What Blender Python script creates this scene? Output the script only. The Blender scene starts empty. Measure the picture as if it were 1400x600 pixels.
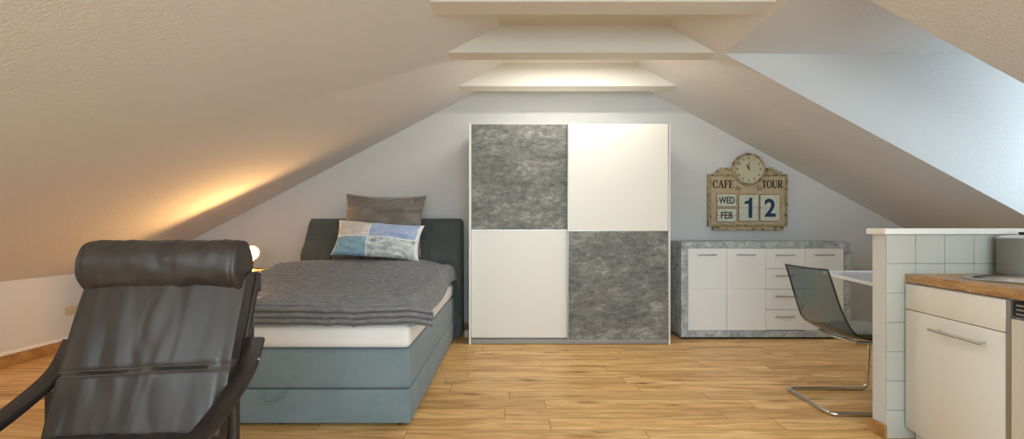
import bpy, bmesh, math, random
from mathutils import Vector, Matrix, noise
PI = math.pi
sc = bpy.context.scene
COL = sc.collection
random.seed(4)

# ------------------------------------------------------------------ helpers
def link(o):
    COL.objects.link(o); return o

def tag(o, label=None, cat=None, group=None, kind=None):
    if label: o['label'] = label
    if cat: o['category'] = cat
    if group: o['group'] = group
    if kind: o['kind'] = kind
    return o

def thing(name, label, cat, loc=(0, 0, 0), rz=0.0, group=None):
    o = bpy.data.objects.new(name, None)
    o.empty_display_size = 0.1
    o.location = loc; o.rotation_euler = (0, 0, rz)
    link(o); tag(o, label, cat, group)
    return o

def root_of(p):
    while p.parent: p = p.parent
    return p

def obj(name, bm, mats, parent=None, world=True, smooth=False, label=None):
    """link a bmesh as one object; world=True: vertices are world coordinates"""
    bmesh.ops.recalc_face_normals(bm, faces=bm.faces)
    me = bpy.data.meshes.new(name)
    bm.to_mesh(me); bm.free()
    for m in (mats if isinstance(mats, (list, tuple)) else [mats]):
        me.materials.append(m)
    if parent is not None and world:
        r = root_of(parent)
        M = Matrix.Translation(r.location) @ Matrix.Rotation(r.rotation_euler.z, 4, 'Z')
        me.transform(M.inverted())
    if smooth:
        me.polygons.foreach_set('use_smooth', [True] * len(me.polygons))
        try: me.set_sharp_from_angle(angle=math.radians(smooth if smooth > 1 else 40))
        except Exception: pass
    o = bpy.data.objects.new(name, me)
    link(o)
    if parent is not None: o.parent = parent
    if label: o['label'] = label
    return o

def solo(name, bm, mats, label, cat, smooth=False, group=None, kind=None):
    return tag(obj(name, bm, mats, None, True, smooth), label, cat, group, kind)

def box(bm, x0, x1, y0, y1, z0, z1, bev=0.0, seg=2, mi=0, M=None):
    r = bmesh.ops.create_cube(bm, size=1.0)
    vs = r['verts']
    for v in vs:
        v.co = Vector(((x0 + x1) / 2 + v.co.x * (x1 - x0), (y0 + y1) / 2 + v.co.y * (y1 - y0), (z0 + z1) / 2 + v.co.z * (z1 - z0)))
    fs = set(f for v in vs for f in v.link_faces)
    allv = list(vs)
    if bev > 0:
        es = list(set(e for v in vs for e in v.link_edges))
        r2 = bmesh.ops.bevel(bm, geom=es, offset=bev, segments=seg, profile=0.5, affect='EDGES')
        allv = r2['verts']; fs = set(r2['faces']) | set(f for f in fs if f.is_valid)
    for f in fs:
        if f.is_valid: f.material_index = mi
    if M is not None:
        vv = set(v for f in fs if f.is_valid for v in f.verts)
        for v in vv: v.co = M @ v.co
    return allv

def prism(bm, pts, axis, a, b, mi=0):
    """polygon pts (2D) extruded along axis from a to b. axis 'y': pts are (x,z); 'x': (y,z); 'z': (x,y)"""
    def P(p, t):
        if axis == 'y': return (p[0], t, p[1])
        if axis == 'x': return (t, p[0], p[1])
        return (p[0], p[1], t)
    A = [bm.verts.new(P(p, a)) for p in pts]
    B = [bm.verts.new(P(p, b)) for p in pts]
    n = len(pts)
    fs = [bm.faces.new(A), bm.faces.new(B[::-1])]
    for i in range(n):
        fs.append(bm.faces.new((A[i], B[i], B[(i + 1) % n], A[(i + 1) % n])))
    for f in fs: f.material_index = mi
    return A + B

def catmull(pts, n=8):
    P = [Vector(p) for p in pts]
    P = [P[0] * 2 - P[1]] + P + [P[-1] * 2 - P[-2]]
    out = []
    for i in range(1, len(P) - 2):
        a, b, c, d = P[i - 1], P[i], P[i + 1], P[i + 2]
        for k in range(n):
            t = k / n
            out.append(0.5 * ((2 * b) + (c - a) * t + (2 * a - 5 * b + 4 * c - d) * t * t + (3 * b - a - 3 * c + d) * t ** 3))
    out.append(P[-2].copy())
    return out

def tube(bm, pts, r, seg=10, cap=True, mi=0):
    pts = [Vector(p) for p in pts]
    rr = r if isinstance(r, (list, tuple)) else [r] * len(pts)
    up = None; rings = []
    for i, p in enumerate(pts):
        t = (pts[min(i + 1, len(pts) - 1)] - pts[max(i - 1, 0)]).normalized()
        if up is None:
            up = Vector((0, 0, 1)) if abs(t.z) < 0.9 else Vector((1, 0, 0))
        u = (up - t * up.dot(t))
        u = u.normalized() if u.length > 1e-6 else t.orthogonal().normalized()
        w = t.cross(u).normalized(); up = u
        rings.append([bm.verts.new(p + (u * math.cos(2 * PI * k / seg) + w * math.sin(2 * PI * k / seg)) * rr[i]) for k in range(seg)])
    for a, b in zip(rings, rings[1:]):
        for k in range(seg):
            f = bm.faces.new((a[k], a[(k + 1) % seg], b[(k + 1) % seg], b[k])); f.material_index = mi
    if cap:
        bm.faces.new(rings[0][::-1]).material_index = mi
        bm.faces.new(rings[-1]).material_index = mi

def lathe(bm, prof, c=(0, 0, 0), seg=48, M=None, closed=False, mi=0):
    """prof: list of (r,z) revolved about the z axis at c"""
    M = M or Matrix.Identity(4)
    rings = []
    for r, z in prof:
        if r < 1e-6:
            rings.append([bm.verts.new(M @ Vector((0, 0, z)) + Vector(c))])
        else:
            rings.append([bm.verts.new(M @ Vector((r * math.cos(2 * PI * k / seg), r * math.sin(2 * PI * k / seg), z)) + Vector(c)) for k in range(seg)])
    pairs = list(zip(rings, rings[1:]))
    if closed: pairs.append((rings[-1], rings[0]))
    for a, b in pairs:
        for k in range(seg):
            k2 = (k + 1) % seg
            if len(a) == 1 and len(b) == 1: continue
            if len(a) == 1: f = bm.faces.new((a[0], b[k], b[k2]))
            elif len(b) == 1: f = bm.faces.new((a[k], a[k2], b[0]))
            else: f = bm.faces.new((a[k], a[k2], b[k2], b[k]))
            f.material_index = mi

def ribbon_solid(bm, path, width, thick, normal_fn=None, xdir=Vector((1, 0, 0))):
    """flat bent-wood strip following path (in a plane), width along xdir"""
    path = [Vector(p) for p in path]
    rings = []
    for i, p in enumerate(path):
        t = (path[min(i + 1, len(path) - 1)] - path[max(i - 1, 0)]).normalized()
        n = xdir.cross(t).normalized()
        w = width[i] if isinstance(width, (list, tuple)) else width
        e = 0.004
        cs = [(-w / 2, -thick / 2 + e), (-w / 2 + e, -thick / 2), (w / 2 - e, -thick / 2), (w / 2, -thick / 2 + e),
              (w / 2, thick / 2 - e), (w / 2 - e, thick / 2), (-w / 2 + e, thick / 2), (-w / 2, thick / 2 - e)]
        rings.append([bm.verts.new(p + xdir * a + n * b) for a, b in cs])
    for a, b in zip(rings, rings[1:]):
        for k in range(8):
            bm.faces.new((a[k], a[(k + 1) % 8], b[(k + 1) % 8], b[k]))
    bm.faces.new(rings[0][::-1]); bm.faces.new(rings[-1])

def sstep(a, b, x):
    t = max(0.0, min(1.0, (x - a) / (b - a))); return t * t * (3 - 2 * t)

def nz(x, y, z=0.0, s=1.0):
    return noise.noise(Vector((x * s, y * s, z * s)))

# ------------------------------------------------------------------ materials
class MT:
    def __init__(s, name, color=(0.8, 0.8, 0.8), rough=0.5, metal=0.0, spec=0.5, **kw):
        s.m = bpy.data.materials.new(name); s.m.use_nodes = True
        s.nt = s.m.node_tree; s.N = s.nt.nodes; s.L = s.nt.links
        s.b = s.N['Principled BSDF']
        s.b.inputs['Base Color'].default_value = (*color, 1)
        s.b.inputs['Roughness'].default_value = rough
        s.b.inputs['Metallic'].default_value = metal
        s.b.inputs['Specular IOR Level'].default_value = spec
        for k, v in kw.items(): s.b.inputs[k.replace('_', ' ')].default_value = v
        s._c = None
    def n(s, t, **kw):
        o = s.N.new(t)
        for k, v in kw.items():
            if hasattr(o, k) and not k[0].isupper(): setattr(o, k, v)
            else: o.inputs[k.replace('_', ' ')].default_value = v
        return o
    def coord(s, scale=(1, 1, 1), rot=(0, 0, 0), loc=(0, 0, 0)):
        if s._c is None: s._c = s.n('ShaderNodeTexCoord')
        mp = s.n('ShaderNodeMapping'); mp.inputs['Scale'].default_value = scale
        mp.inputs['Rotation'].default_value = rot; mp.inputs['Location'].default_value = loc
        s.L.new(s._c.outputs['Object'], mp.inputs['Vector']); return mp.outputs[0]
    def noise(s, vec, scale, detail=4, rough=0.55, dist=0.0):
        o = s.n('ShaderNodeTexNoise', Scale=scale, Detail=detail, Roughness=rough, Distortion=dist)
        s.L.new(vec, o.inputs['Vector']); return o.outputs['Fac']
    def ramp(s, fac, stops, interp='LINEAR'):
        o = s.n('ShaderNodeValToRGB'); r = o.color_ramp; r.interpolation = interp
        while len(r.elements) < len(stops): r.elements.new(0.5)
        for e, (p, c) in zip(r.elements, stops):
            e.position = p; e.color = (*c, 1) if len(c) == 3 else c
        s.L.new(fac, o.inputs[0]); return o.outputs[0]
    def mix(s, fac, a, b, mode='MIX'):
        o = s.n('ShaderNodeMix', data_type='RGBA', blend_type=mode)
        for sock, v in ((o.inputs[0], fac), (o.inputs[6], a), (o.inputs[7], b)):
            if isinstance(v, (int, float)): sock.default_value = v
            elif isinstance(v, tuple): sock.default_value = (*v, 1)
            else: s.L.new(v, sock)
        return o.outputs[2]
    def math(s, op, a, b=0.0):
        o = s.n('ShaderNodeMath', operation=op)
        for k, v in ((0, a), (1, b)):
            if isinstance(v, (int, float)): o.inputs[k].default_value = v
            else: s.L.new(v, o.inputs[k])
        return o.outputs[0]
    def color(s, out): s.L.new(out, s.b.inputs['Base Color'])
    def rough(s, out): s.L.new(out, s.b.inputs['Roughness'])
    def bump(s, h, strength=0.3, dist=0.01):
        o = s.n('ShaderNodeBump', Strength=strength, Distance=dist)
        s.L.new(h, o.inputs['Height']); s.L.new(o.outputs[0], s.b.inputs['Normal'])

def g(r, gg=None, b=None):
    """sRGB 0-255 to linear"""
    f = lambda v: ((v / 255) / 12.92 if v / 255 < 0.04045 else (((v / 255) + 0.055) / 1.055) ** 2.4)
    if gg is None: gg = b = r
    return (f(r), f(gg), f(b))

def mat_plaster(name, col, bstr=0.25, scale=260):
    m = MT(name, col, 0.85, spec=0.25)
    a = m.noise(m.coord(), scale * 0.28, 4, 0.6)
    m.bump(m.ramp(a, [(0.42, (0, 0, 0)), (0.62, (1, 1, 1))]), bstr, 0.004)
    return m.m
M_wall = mat_plaster('painted_wallpaper', g(206, 207, 208))
M_slope = mat_plaster('painted_slope', g(220, 217, 213), 0.5)
M_beam = mat_plaster('painted_beam', g(216, 213, 206), 0.1)
M_dorm = mat_plaster('painted_dormer', g(212, 213, 214), 0.35)
M_wt = MT('white_paint', g(232, 231, 228), 0.4).m
M_frame = MT('window_frame_white', g(240), 0.35).m

def mat_floor():
    m = MT('oak_planks', rough=0.42, spec=0.4)
    c0_ = m.coord()
    sx_ = m.n('ShaderNodeSeparateXYZ'); m.L.new(c0_, sx_.inputs[0])
    row = m.math('FLOOR', m.math('DIVIDE', sx_.outputs[1], 0.152))
    wn = m.n('ShaderNodeTexWhiteNoise', noise_dimensions='1D'); m.L.new(row, wn.inputs['W'])
    cb = m.n('ShaderNodeCombineXYZ'); m.L.new(m.math('ADD', sx_.outputs[0], m.math('MULTIPLY', wn.outputs['Value'], 1.29)), cb.inputs[0]); m.L.new(sx_.outputs[1], cb.inputs[1])
    co = cb.outputs[0]
    def brick(c1, c2, mc, ms):
        o = m.n('ShaderNodeTexBrick', offset=0.0, offset_frequency=2, squash=1.0)
        o.inputs['Color1'].default_value = c1; o.inputs['Color2'].default_value = c2; o.inputs['Mortar'].default_value = mc
        o.inputs['Scale'].default_value = 1; o.inputs['Mortar Size'].default_value = ms; o.inputs['Mortar Smooth'].default_value = 0.1
        o.inputs['Bias'].default_value = 0; o.inputs['Brick Width'].default_value = 1.29; o.inputs['Row Height'].default_value = 0.152
        m.L.new(co, o.inputs['Vector']); return o
    br = brick((0, 0, 0, 1), (1, 1, 1, 1), (0.5, 0.5, 0.5, 1), 0.0)
    seam = brick((0, 0, 0, 1), (0, 0, 0, 1), (1, 1, 1, 1), 0.0020)
    # offset the grain in every plank
    vm = m.n('ShaderNodeVectorMath', operation='MULTIPLY_ADD')
    m.L.new(br.outputs['Color'], vm.inputs[0]); vm.inputs[1].default_value = (37.0, 11.0, 5.0); m.L.new(co, vm.inputs[2])
    def mp(scale):
        q = m.n('ShaderNodeMapping'); q.inputs['Scale'].default_value = scale
        m.L.new(vm.outputs[0], q.inputs['Vector']); return q.outputs[0]
    big = m.noise(mp((1.2, 9, 1)), 1.3, 5, 0.6, 1.2)
    grain = m.noise(mp((2.0, 60, 1)), 2.2, 6, 0.7, 0.4)
    c = m.ramp(big, [(0.30, g(192, 144, 88)), (0.5, g(228, 184, 120)), (0.70, g(246, 212, 152))])
    c = m.mix(m.ramp(grain, [(0.36, (0.7, 0.7, 0.7)), (0.50, (0.0, 0.0, 0.0))]), c, g(168, 112, 62))
    tone = m.ramp(br.outputs['Color'], [(0.0, (0.86, 0.83, 0.80)), (0.5, (0.98, 0.97, 0.96)), (1.0, (1.06, 1.07, 1.08))])
    c = m.mix(1.0, c, tone, 'MULTIPLY')
    # dark flecks and knots
    k = m.n('ShaderNodeTexVoronoi', Scale=1.0); m.L.new(mp((1.9, 7.5, 1)), k.inputs['Vector'])
    kn = m.math('ADD', k.outputs['Distance'], m.math('MULTIPLY', m.noise(mp((6, 30, 1)), 3, 3), 0.22))
    kc = m.ramp(kn, [(0.15, (1, 1, 1)), (0.27, (0, 0, 0))])
    halo = m.ramp(kn, [(0.16, (0.5, 0.5, 0.5)), (0.42, (0, 0, 0))])
    c = m.mix(halo, c, g(170, 112, 62)); c = m.mix(m.math('MULTIPLY', kc, 0.8), c, g(92, 54, 30))
    c = m.mix(m.math('MULTIPLY', seam.outputs['Color'], 0.8), c, g(92, 58, 32))
    m.color(c)
    h = m.math('SUBTRACT', m.math('MULTIPLY', grain, 0.3), seam.outputs['Color'])
    m.bump(h, 0.25, 0.002)
    m.rough(m.ramp(grain, [(0.3, (0.5,) * 3), (0.7, (0.36,) * 3)]))
    return m.m
M_floor = mat_floor()

def mat_wood(name, c0, c1, c2, scale=(2, 40, 40), rough=0.45, rot=(0, 0, 0)):
    m = MT(name, rough=rough)
    a = m.noise(m.coord(scale, rot), 1.4, 6, 0.65, 1.0)
    m.color(m.ramp(a, [(0.3, c0), (0.5, c1), (0.7, c2)]))
    m.bump(a, 0.1, 0.002)
    return m.m
M_skirt = mat_wood('oak_skirting', g(128, 92, 52), g(164, 122, 72), g(186, 146, 94), (9, 3, 3))
M_wtop = mat_wood('oak_worktop', g(136, 100, 62), g(178, 138, 92), g(204, 168, 120), (20, 3, 20), 0.35)
M_nstand = mat_wood('nightstand_wood', g(150, 98, 52), g(178, 122, 70), g(196, 146, 90), (3, 30, 30))

def mat_concrete(name, cols, scale=1.0, streak=(1, 1, 5), rough=0.55):
    m = MT(name, rough=rough, spec=0.4)
    a = m.noise(m.coord(streak), 2.2 * scale, 8, 0.68, 0.3)
    b = m.noise(m.coord((1, 1, 1.8)), 15 * scale, 10, 0.78, 0.3)
    f = m.noise(m.coord((1, 1, 14)), 14 * scale, 5, 0.7, 0.5)
    t = m.math('ADD', m.math('MULTIPLY', a, 0.42), m.math('MULTIPLY', b, 0.58))
    c = m.ramp(t, [(0.41, cols[0]), (0.47, cols[1]), (0.53, cols[2]), (0.61, cols[3])])
    c = m.mix(m.ramp(f, [(0.5, (0, 0, 0)), (0.72, (0.35, 0.35, 0.35))]), c, cols[3])
    pit = m.noise(m.coord(), 46 * scale, 6, 0.8)
    pm = m.math('MULTIPLY', m.ramp(pit, [(0.56, (0, 0, 0)), (0.66, (0.7, 0.7, 0.7))]), m.ramp(b, [(0.45, (0, 0, 0)), (0.58, (1, 1, 1))]))
    m.color(m.mix(pm, c, cols[0]))
    return m.m
M_conc = mat_concrete('concrete_decor', [g(80, 81, 78), g(104, 105, 101), g(122, 123, 119), g(164, 165, 160)], 1.0, (1, 1, 2.2))
M_conc2 = mat_concrete('concrete_decor_pale', [g(118, 126, 132), g(152, 160, 164), g(178, 184, 186), g(212, 216, 216)], 1.5, (3, 3, 3))
M_lam = MT('white_laminate', g(232, 229, 222), 0.38).m
M_lam2 = MT('white_laminate_gloss', g(232, 234, 234), 0.22).m
M_cream = MT('cream_laminate', g(228, 229, 225), 0.4).m
M_alu = MT('brushed_aluminium', g(176, 176, 172), 0.38, 0.85).m
M_alud = MT('grey_rail', g(150, 148, 142), 0.5, 0.3).m
M_steel = MT('polished_steel', g(196, 198, 200), 0.24, 1.0).m
M_chrome = MT('chrome', g(220, 222, 225), 0.08, 1.0).m
M_dark = MT('black_plastic', g(26, 26, 28), 0.5).m
M_gap = MT('dark_gap', g(40, 38, 36), 0.8).m
M_tile = None
def mat_tile():
    m = MT('grey_tile', rough=0.2)
    m.color(m.ramp(m.noise(m.coord(), 1.7, 2), [(.3, g(176, 178, 172)), (.7, g(188, 190, 184))]))
    return m.m
M_tile = mat_tile()
M_grout = MT('grout', g(150, 150, 144), 0.9).m

def mat_fabric(name, c0, c1, bs=0.35, sc_=420):
    m = MT(name, rough=0.9, spec=0.2)
    a = m.noise(m.coord((1, 1, 1)), 7, 5, 0.6)
    w1 = m.n('ShaderNodeTexWave', Scale=sc_ / 6, Distortion=1.5, Detail=2); w1.bands_direction = 'Z'
    m.L.new(m.coord(), w1.inputs['Vector'])
    w2 = m.n('ShaderNodeTexWave', Scale=sc_ / 6, Distortion=1.5, Detail=2); w2.bands_direction = 'X'
    m.L.new(m.coord(), w2.inputs['Vector'])
    n2 = m.noise(m.coord((4, 4, 1)), 60, 3, 0.7)
    m.color(m.mix(m.math('MULTIPLY', n2, 0.5), m.ramp(a, [(0.3, c0), (0.7, c1)]), c0))
    m.bump(m.math('ADD', w1.outputs['Fac'], w2.outputs['Fac']), bs, 0.002)
    m.b.inputs['Sheen Weight'].default_value = 0.15
    return m.m
M_bed = mat_fabric('blue_grey_upholstery', g(114, 130, 136), g(128, 144, 149))
M_head = mat_fabric('dark_green_grey_upholstery', g(74, 82, 82), g(90, 98, 97))
M_mat = MT('mattress_white', g(226, 224, 222), 0.85, spec=0.2).m

def mat_blanket():
    m = MT('quilted_grey_satin', rough=0.42, spec=0.6)
    uv = m.n('ShaderNodeUVMap')
    def mp(sc3):
        q = m.n('ShaderNodeMapping'); q.inputs['Scale'].default_value = sc3
        m.L.new(uv.outputs[0], q.inputs['Vector']); return q.outputs[0]
    # uv is in metres: u across the bed, v along it
    nw = m.noise(mp((3.0, 3.0, 1)), 5, 3, 0.6)
    sp = m.n('ShaderNodeSeparateXYZ'); m.L.new(uv.outputs[0], sp.inputs[0])
    w = m.math('ABSOLUTE', m.math('SINE', m.math('MULTIPLY', sp.outputs[1], PI / .031)))
    cr = m.noise(mp((30, 46, 1)), 1.0, 3, 0.6, 0.6)
    cr2 = m.noise(mp((60, 30, 1)), 1.0, 3, 0.6, 0.3)
    m.bump(m.math('ADD', m.math('MULTIPLY', m.math('POWER', w, .5), .6), m.math('ADD', m.math('MULTIPLY', cr, .8), m.math('MULTIPLY', cr2, .25))), 1.0, 0.018)
    c = m.ramp(nw, [(0.3, g(104, 105, 110)), (0.7, g(126, 125, 127))])
    c = m.mix(m.ramp(w, [(0.0, (0.8, 0.8, 0.8)), (0.35, (0, 0, 0))]), c, g(56, 57, 62))
    m.color(c)
    m.b.inputs['Sheen Weight'].default_value = 0.45
    m.b.inputs['Sheen Roughness'].default_value = 0.35
    m.b.inputs['Sheen Tint'].default_value = (0.8, 0.88, 1, 1)
    return m.m
M_blanket = mat_blanket()

def mat_leather():
    m = MT('dark_brown_leather', g(48, 40, 36), 0.42, spec=0.5)
    fine = m.n('ShaderNodeTexVoronoi', Scale=260.0); m.L.new(m.coord(), fine.inputs['Vector'])
    wr = m.noise(m.coord((9, 5, 3.5)), 1.0, 3, 0.5, 1.2)
    h = m.math('ADD', m.math('MULTIPLY', fine.outputs['Distance'], 0.06), m.math('MULTIPLY', wr, 1.1))
    m.bump(h, 0.12, 0.008)
    m.color(m.ramp(wr, [(0.3, g(42, 35, 32)), (0.7, g(58, 49, 44))]))
    return m.m
M_leather = mat_leather()
M_bwood = mat_wood('black_brown_wood', g(24, 19, 18), g(38, 30, 28), g(50, 40, 36), (30, 6, 6), 0.35)
M_thread = MT('light_thread', g(112, 104, 94), 0.8).m

def mat_smoke(name, tint, rim=False):
    m = bpy.data.materials.new(name); m.use_nodes = True
    nt = m.node_tree; nt.nodes.clear()
    out = nt.nodes.new('ShaderNodeOutputMaterial')
    tr = nt.nodes.new('ShaderNodeBsdfTransparent'); tr.inputs[0].default_value = (*tint, 1)
    gl = nt.nodes.new('ShaderNodeBsdfGlossy'); gl.inputs['Roughness'].default_value = 0.05
    lw = nt.nodes.new('ShaderNodeLayerWeight'); lw.inputs[0].default_value = 0.5
    pw = nt.nodes.new('ShaderNodeMath'); pw.operation = 'POWER'; pw.inputs[1].default_value = 4.5; nt.links.new(lw.outputs['Facing'], pw.inputs[0])
    fr = nt.nodes.new('ShaderNodeMath'); fr.operation = 'MULTIPLY_ADD'; fr.inputs[1].default_value = .9; fr.inputs[2].default_value = .035; nt.links.new(pw.outputs[0], fr.inputs[0])
    mx = nt.nodes.new('ShaderNodeMixShader')
    nt.links.new(fr.outputs[0], mx.inputs[0]); nt.links.new(tr.outputs[0], mx.inputs[1]); nt.links.new(gl.outputs[0], mx.inputs[2])
    nt.links.new(mx.outputs[0], out.inputs[0])
    return m
M_smoke = mat_smoke('smoked_clear_plastic', (0.56, 0.62, 0.64))
M_glass = mat_smoke('window_glass', (0.97, 0.985, 0.99))
M_rim = MT('smoked_plastic_edge', g(24, 26, 26), 0.15).m

def emis(name, col, st):
    m = MT(name, (0, 0, 0), 0.5)
    m.b.inputs['Emission Color'].default_value = (*col, 1); m.b.inputs['Emission Strength'].default_value = st
    return m.m

# ------------------------------------------------------------------ room
KL, KR, YB, YF, KZ = -4.0, 5.033, 5.12, -2.4, 0.68
FZ = 2.72                                  # flat strip at the ridge
SL, SR = 0.52, 0.538
zl = lambda x: KZ + SL * (x - KL)
zr = lambda x: 2.5 - SR * (x - 1.65)
XL, XR = -4 + (FZ - KZ) / SL, 1.65 - (FZ - 2.5) / SR
TH = 0.16
DY0, DY1, DZ, DXW = 2.57, 3.745, 2.478, 4.80   # dormer
DX = 1.65 + (2.5 - DZ) / SR

def struct(name, bm, mat, label, cat, smooth=False):
    return solo(name, bm, mat, label, cat, smooth, None, 'structure')

b = bmesh.new(); box(b, KL - TH, KR + TH, YF - TH, YB + TH, -0.1, 0.0)
struct('floor', b, M_floor, 'honey oak plank floor running across the attic room', 'floor')
# gable walls
gab = [(KL, 0), (KR, 0), (KR, KZ), (XR, FZ), (XL, FZ), (KL, KZ)]
b = bmesh.new(); prism(b, gab, 'y', YB, YB + TH)
struct('wall_back', b, M_wall, 'white gable wall behind the wardrobe and the bed', 'wall')
# gable wall behind the camera with an opening for the added daylight window
WX0, WX1, WZ0, WZ1 = -0.9, 1.9, 0.35, 2.1
b = bmesh.new()
prism(b, [(KL, 0), (WX0, 0), (WX0, zl(WX0)), (KL, KZ)], 'y', YF - TH, YF)
prism(b, [(WX0, 0), (WX1, 0), (WX1, WZ0), (WX0, WZ0)], 'y', YF - TH, YF)
prism(b, [(WX0, WZ1), (WX1, WZ1), (WX1, zr(WX1)), (XR, FZ), (XL, FZ), (WX0, zl(WX0))], 'y', YF - TH, YF)
prism(b, [(WX1, 0), (KR, 0), (KR, KZ), (WX1, zr(WX1))], 'y', YF - TH, YF)
struct('wall_front', b, M_wall, 'white gable wall with a wide added window facing the wardrobe', 'wall')
b = bmesh.new(); prism(b, [(KL - TH, 0), (KL, 0), (KL, KZ), (KL - TH, KZ)], 'y', YF - TH, YB + TH)
struct('wall_left', b, M_wall, 'low white knee wall under the left roof slope', 'wall')
b = bmesh.new(); prism(b, [(KR, 0), (KR + TH, 0), (KR + TH, KZ), (KR, KZ)], 'y', YF - TH, YB + TH)
struct('wall_right', b, M_wall, 'low white knee wall under the right roof slope', 'wall')
# slopes
n = TH * 1.1
b = bmesh.new(); 
def sll(bm, x0, x1, y0, y1, o0=0.0, o1=None):
    o1 = n if o1 is None else o1
    prism(bm, [(x0, zl(x0) + o0), (x1, zl(x1) + o0), (x1, zl(x1) + o1), (x0, zl(x0) + o1)], 'y', y0, y1)
QX0, QX1, QY0, QY1 = -2.5, -1.3, -1.5, -.35
sll(b, KL - .1, XL, YF - TH, QY0); sll(b, KL - .1, QX0, QY0, QY1); sll(b, QX1, XL, QY0, QY1); sll(b, KL - .1, XL, QY1, YB + TH)
struct('ceiling_left', b, M_slope, 'large sloping ceiling rising from the left knee wall over the bed', 'ceiling')
def sl(bm, x0, x1, y0, y1):
    prism(bm, [(x0, zr(x0)), (x1, zr(x1)), (x1, zr(x1) + n), (x0, zr(x0) + n)], 'y', y0, y1)
b = bmesh.new()
RX0, RX1, RY0, RY1 = 1.95, 3.25, -1.3, -.1
sl(b, XR, KR + .1, YF - TH, RY0); sl(b, XR, RX0, RY0, RY1); sl(b, RX1, KR + .1, RY0, RY1); sl(b, XR, KR + .1, RY1, DY0); sl(b, XR, KR + .1, DY1, YB + TH); sl(b, XR, DX, DY0, DY1); sl(b, DXW, KR + .1, DY0, DY1)
struct('ceiling_right', b, M_slope, 'sloping ceiling descending to the right around the dormer opening', 'ceiling')
b = bmesh.new(); prism(b, [(XL, FZ), (XR, FZ), (XR, FZ + n), (XL, FZ + n)], 'y', YF - TH, YB + TH)
struct('ceiling', b, M_beam, 'narrow flat ceiling strip at the ridge above the crossbeams', 'ceiling')
# dormer
b = bmesh.new(); prism(b, [(DX, DZ), (DXW + .1, DZ), (DXW + .1, DZ + .1), (DX, DZ + .1)], 'y', DY0 - .1, DY1 + .1)
struct('ceiling_dormer', b, M_dorm, 'flat daylit ceiling of the dormer on the right', 'ceiling')
tri = [(DX, DZ), (DXW + .1, DZ), (DXW + .1, zr(DXW + .1)), ]
b = bmesh.new(); prism(b, tri, 'y', DY1 - .004, DY1 - .0005); prism(b, [(x_, z_ + .03) for x_, z_ in tri], 'y', DY1 - .0005, DY1 + .1)
struct('wall_dormer_back', b, M_dorm, 'bright bluish side wall of the dormer facing the camera', 'wall')
b = bmesh.new(); prism(b, tri, 'y', DY0 + .0005, DY0 + .004); prism(b, [(x_, z_ + .03) for x_, z_ in tri], 'y', DY0 - .1, DY0 + .0005)
struct('wall_dormer_front', b, M_dorm, 'dormer side wall turned away from the camera', 'wall')
# crossbeams
for i, (y0, y1) in enumerate(((2.93, 3.105), (3.78, 3.944), (4.668, 4.85))):
    b = bmesh.new()
    xa, xb = -4 + (2.5 - KZ) / SL, 1.65
    prism(b, [(xa, 2.5), (xb, 2.5), (XR, FZ), (XL, FZ)], 'y', y0, y1)
    struct('trim_%d' % (i + 1), b, M_beam, ('boxed crossbeam nearest the camera at the top edge of the picture',
           'middle boxed crossbeam meeting the corner of the dormer', 'brightly lit boxed crossbeam nearest the wardrobe')[i], 'beam')
# parapet with tiles
PX, PY0, PY1, PZ = 1.967, 2.475, 2.57, 1.068
b = bmesh.new(); box(b, PX, KR, PY0 + .008, PY1, 0, PZ)
struct('wall_parapet', b, M_wall, 'waist-high white partition wall between kitchen counter and table', 'wall')
b = bmesh.new(); box(b, PX + .004, KR - .3, PY0 + .004, PY0 + .0085, 0.001, PZ - .001, mi=1)
nt = 20; zt = [0.001] + [PZ - .153 * k for k in range(7, -1, -1) if PZ - .153 * k > .02]
for i in range(nt):
    for z0, z1 in zip(zt, zt[1:]):
        x0 = PX + .153 * i + .001
        box(b, x0, x0 + .150, PY0, PY0 + .007, z0 + .0015, z1 - .0015, .0012, 1)
struct('wall_tiles', b, [M_tile, M_grout], 'grey square wall tiles behind the kitchen sink', 'tiles', True)
b = bmesh.new(); box(b, PX - .022, KR - .2, PY0 - .02, PY1 + .02, PZ, PZ + .032, .004, 2)
struct('trim_4', b, M_wt, 'white cap board on top of the waist-high partition wall', 'ledge')
# baseboards
b = bmesh.new(); box(b, KL, KL + .016, YF, YB, 0, .09, .003, 1)
struct('baseboard_left', b, M_skirt, 'oak skirting board along the left knee wall', 'baseboard')
b = bmesh.new(); box(b, KL, KL + .009, YF, YB, .092, .122, .003, 1)
struct('trim_5', b, M_wt, 'thin white strip above the oak skirting on the left wall', 'trim')
b = bmesh.new(); box(b, KL + .018, KR, YB - .016, YB, 0, .08, .003, 1)
struct('baseboard_back', b, M_skirt, 'oak skirting board along the back gable wall', 'baseboard')
b = bmesh.new(); box(b, PX - .014, PX, PY0 - .006, PY1 + .014, 0, .072, .002, 1)
struct('baseboard_parapet', b, M_skirt, 'short piece of oak skirting on the end of the partition wall', 'baseboard')
b = bmesh.new(); box(b, PX, KR, PY1, PY1 + .014, 0, .072, .002, 1)
struct('baseboard_partition', b, M_skirt, 'oak skirting along the rear of the partition wall', 'baseboard')

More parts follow.
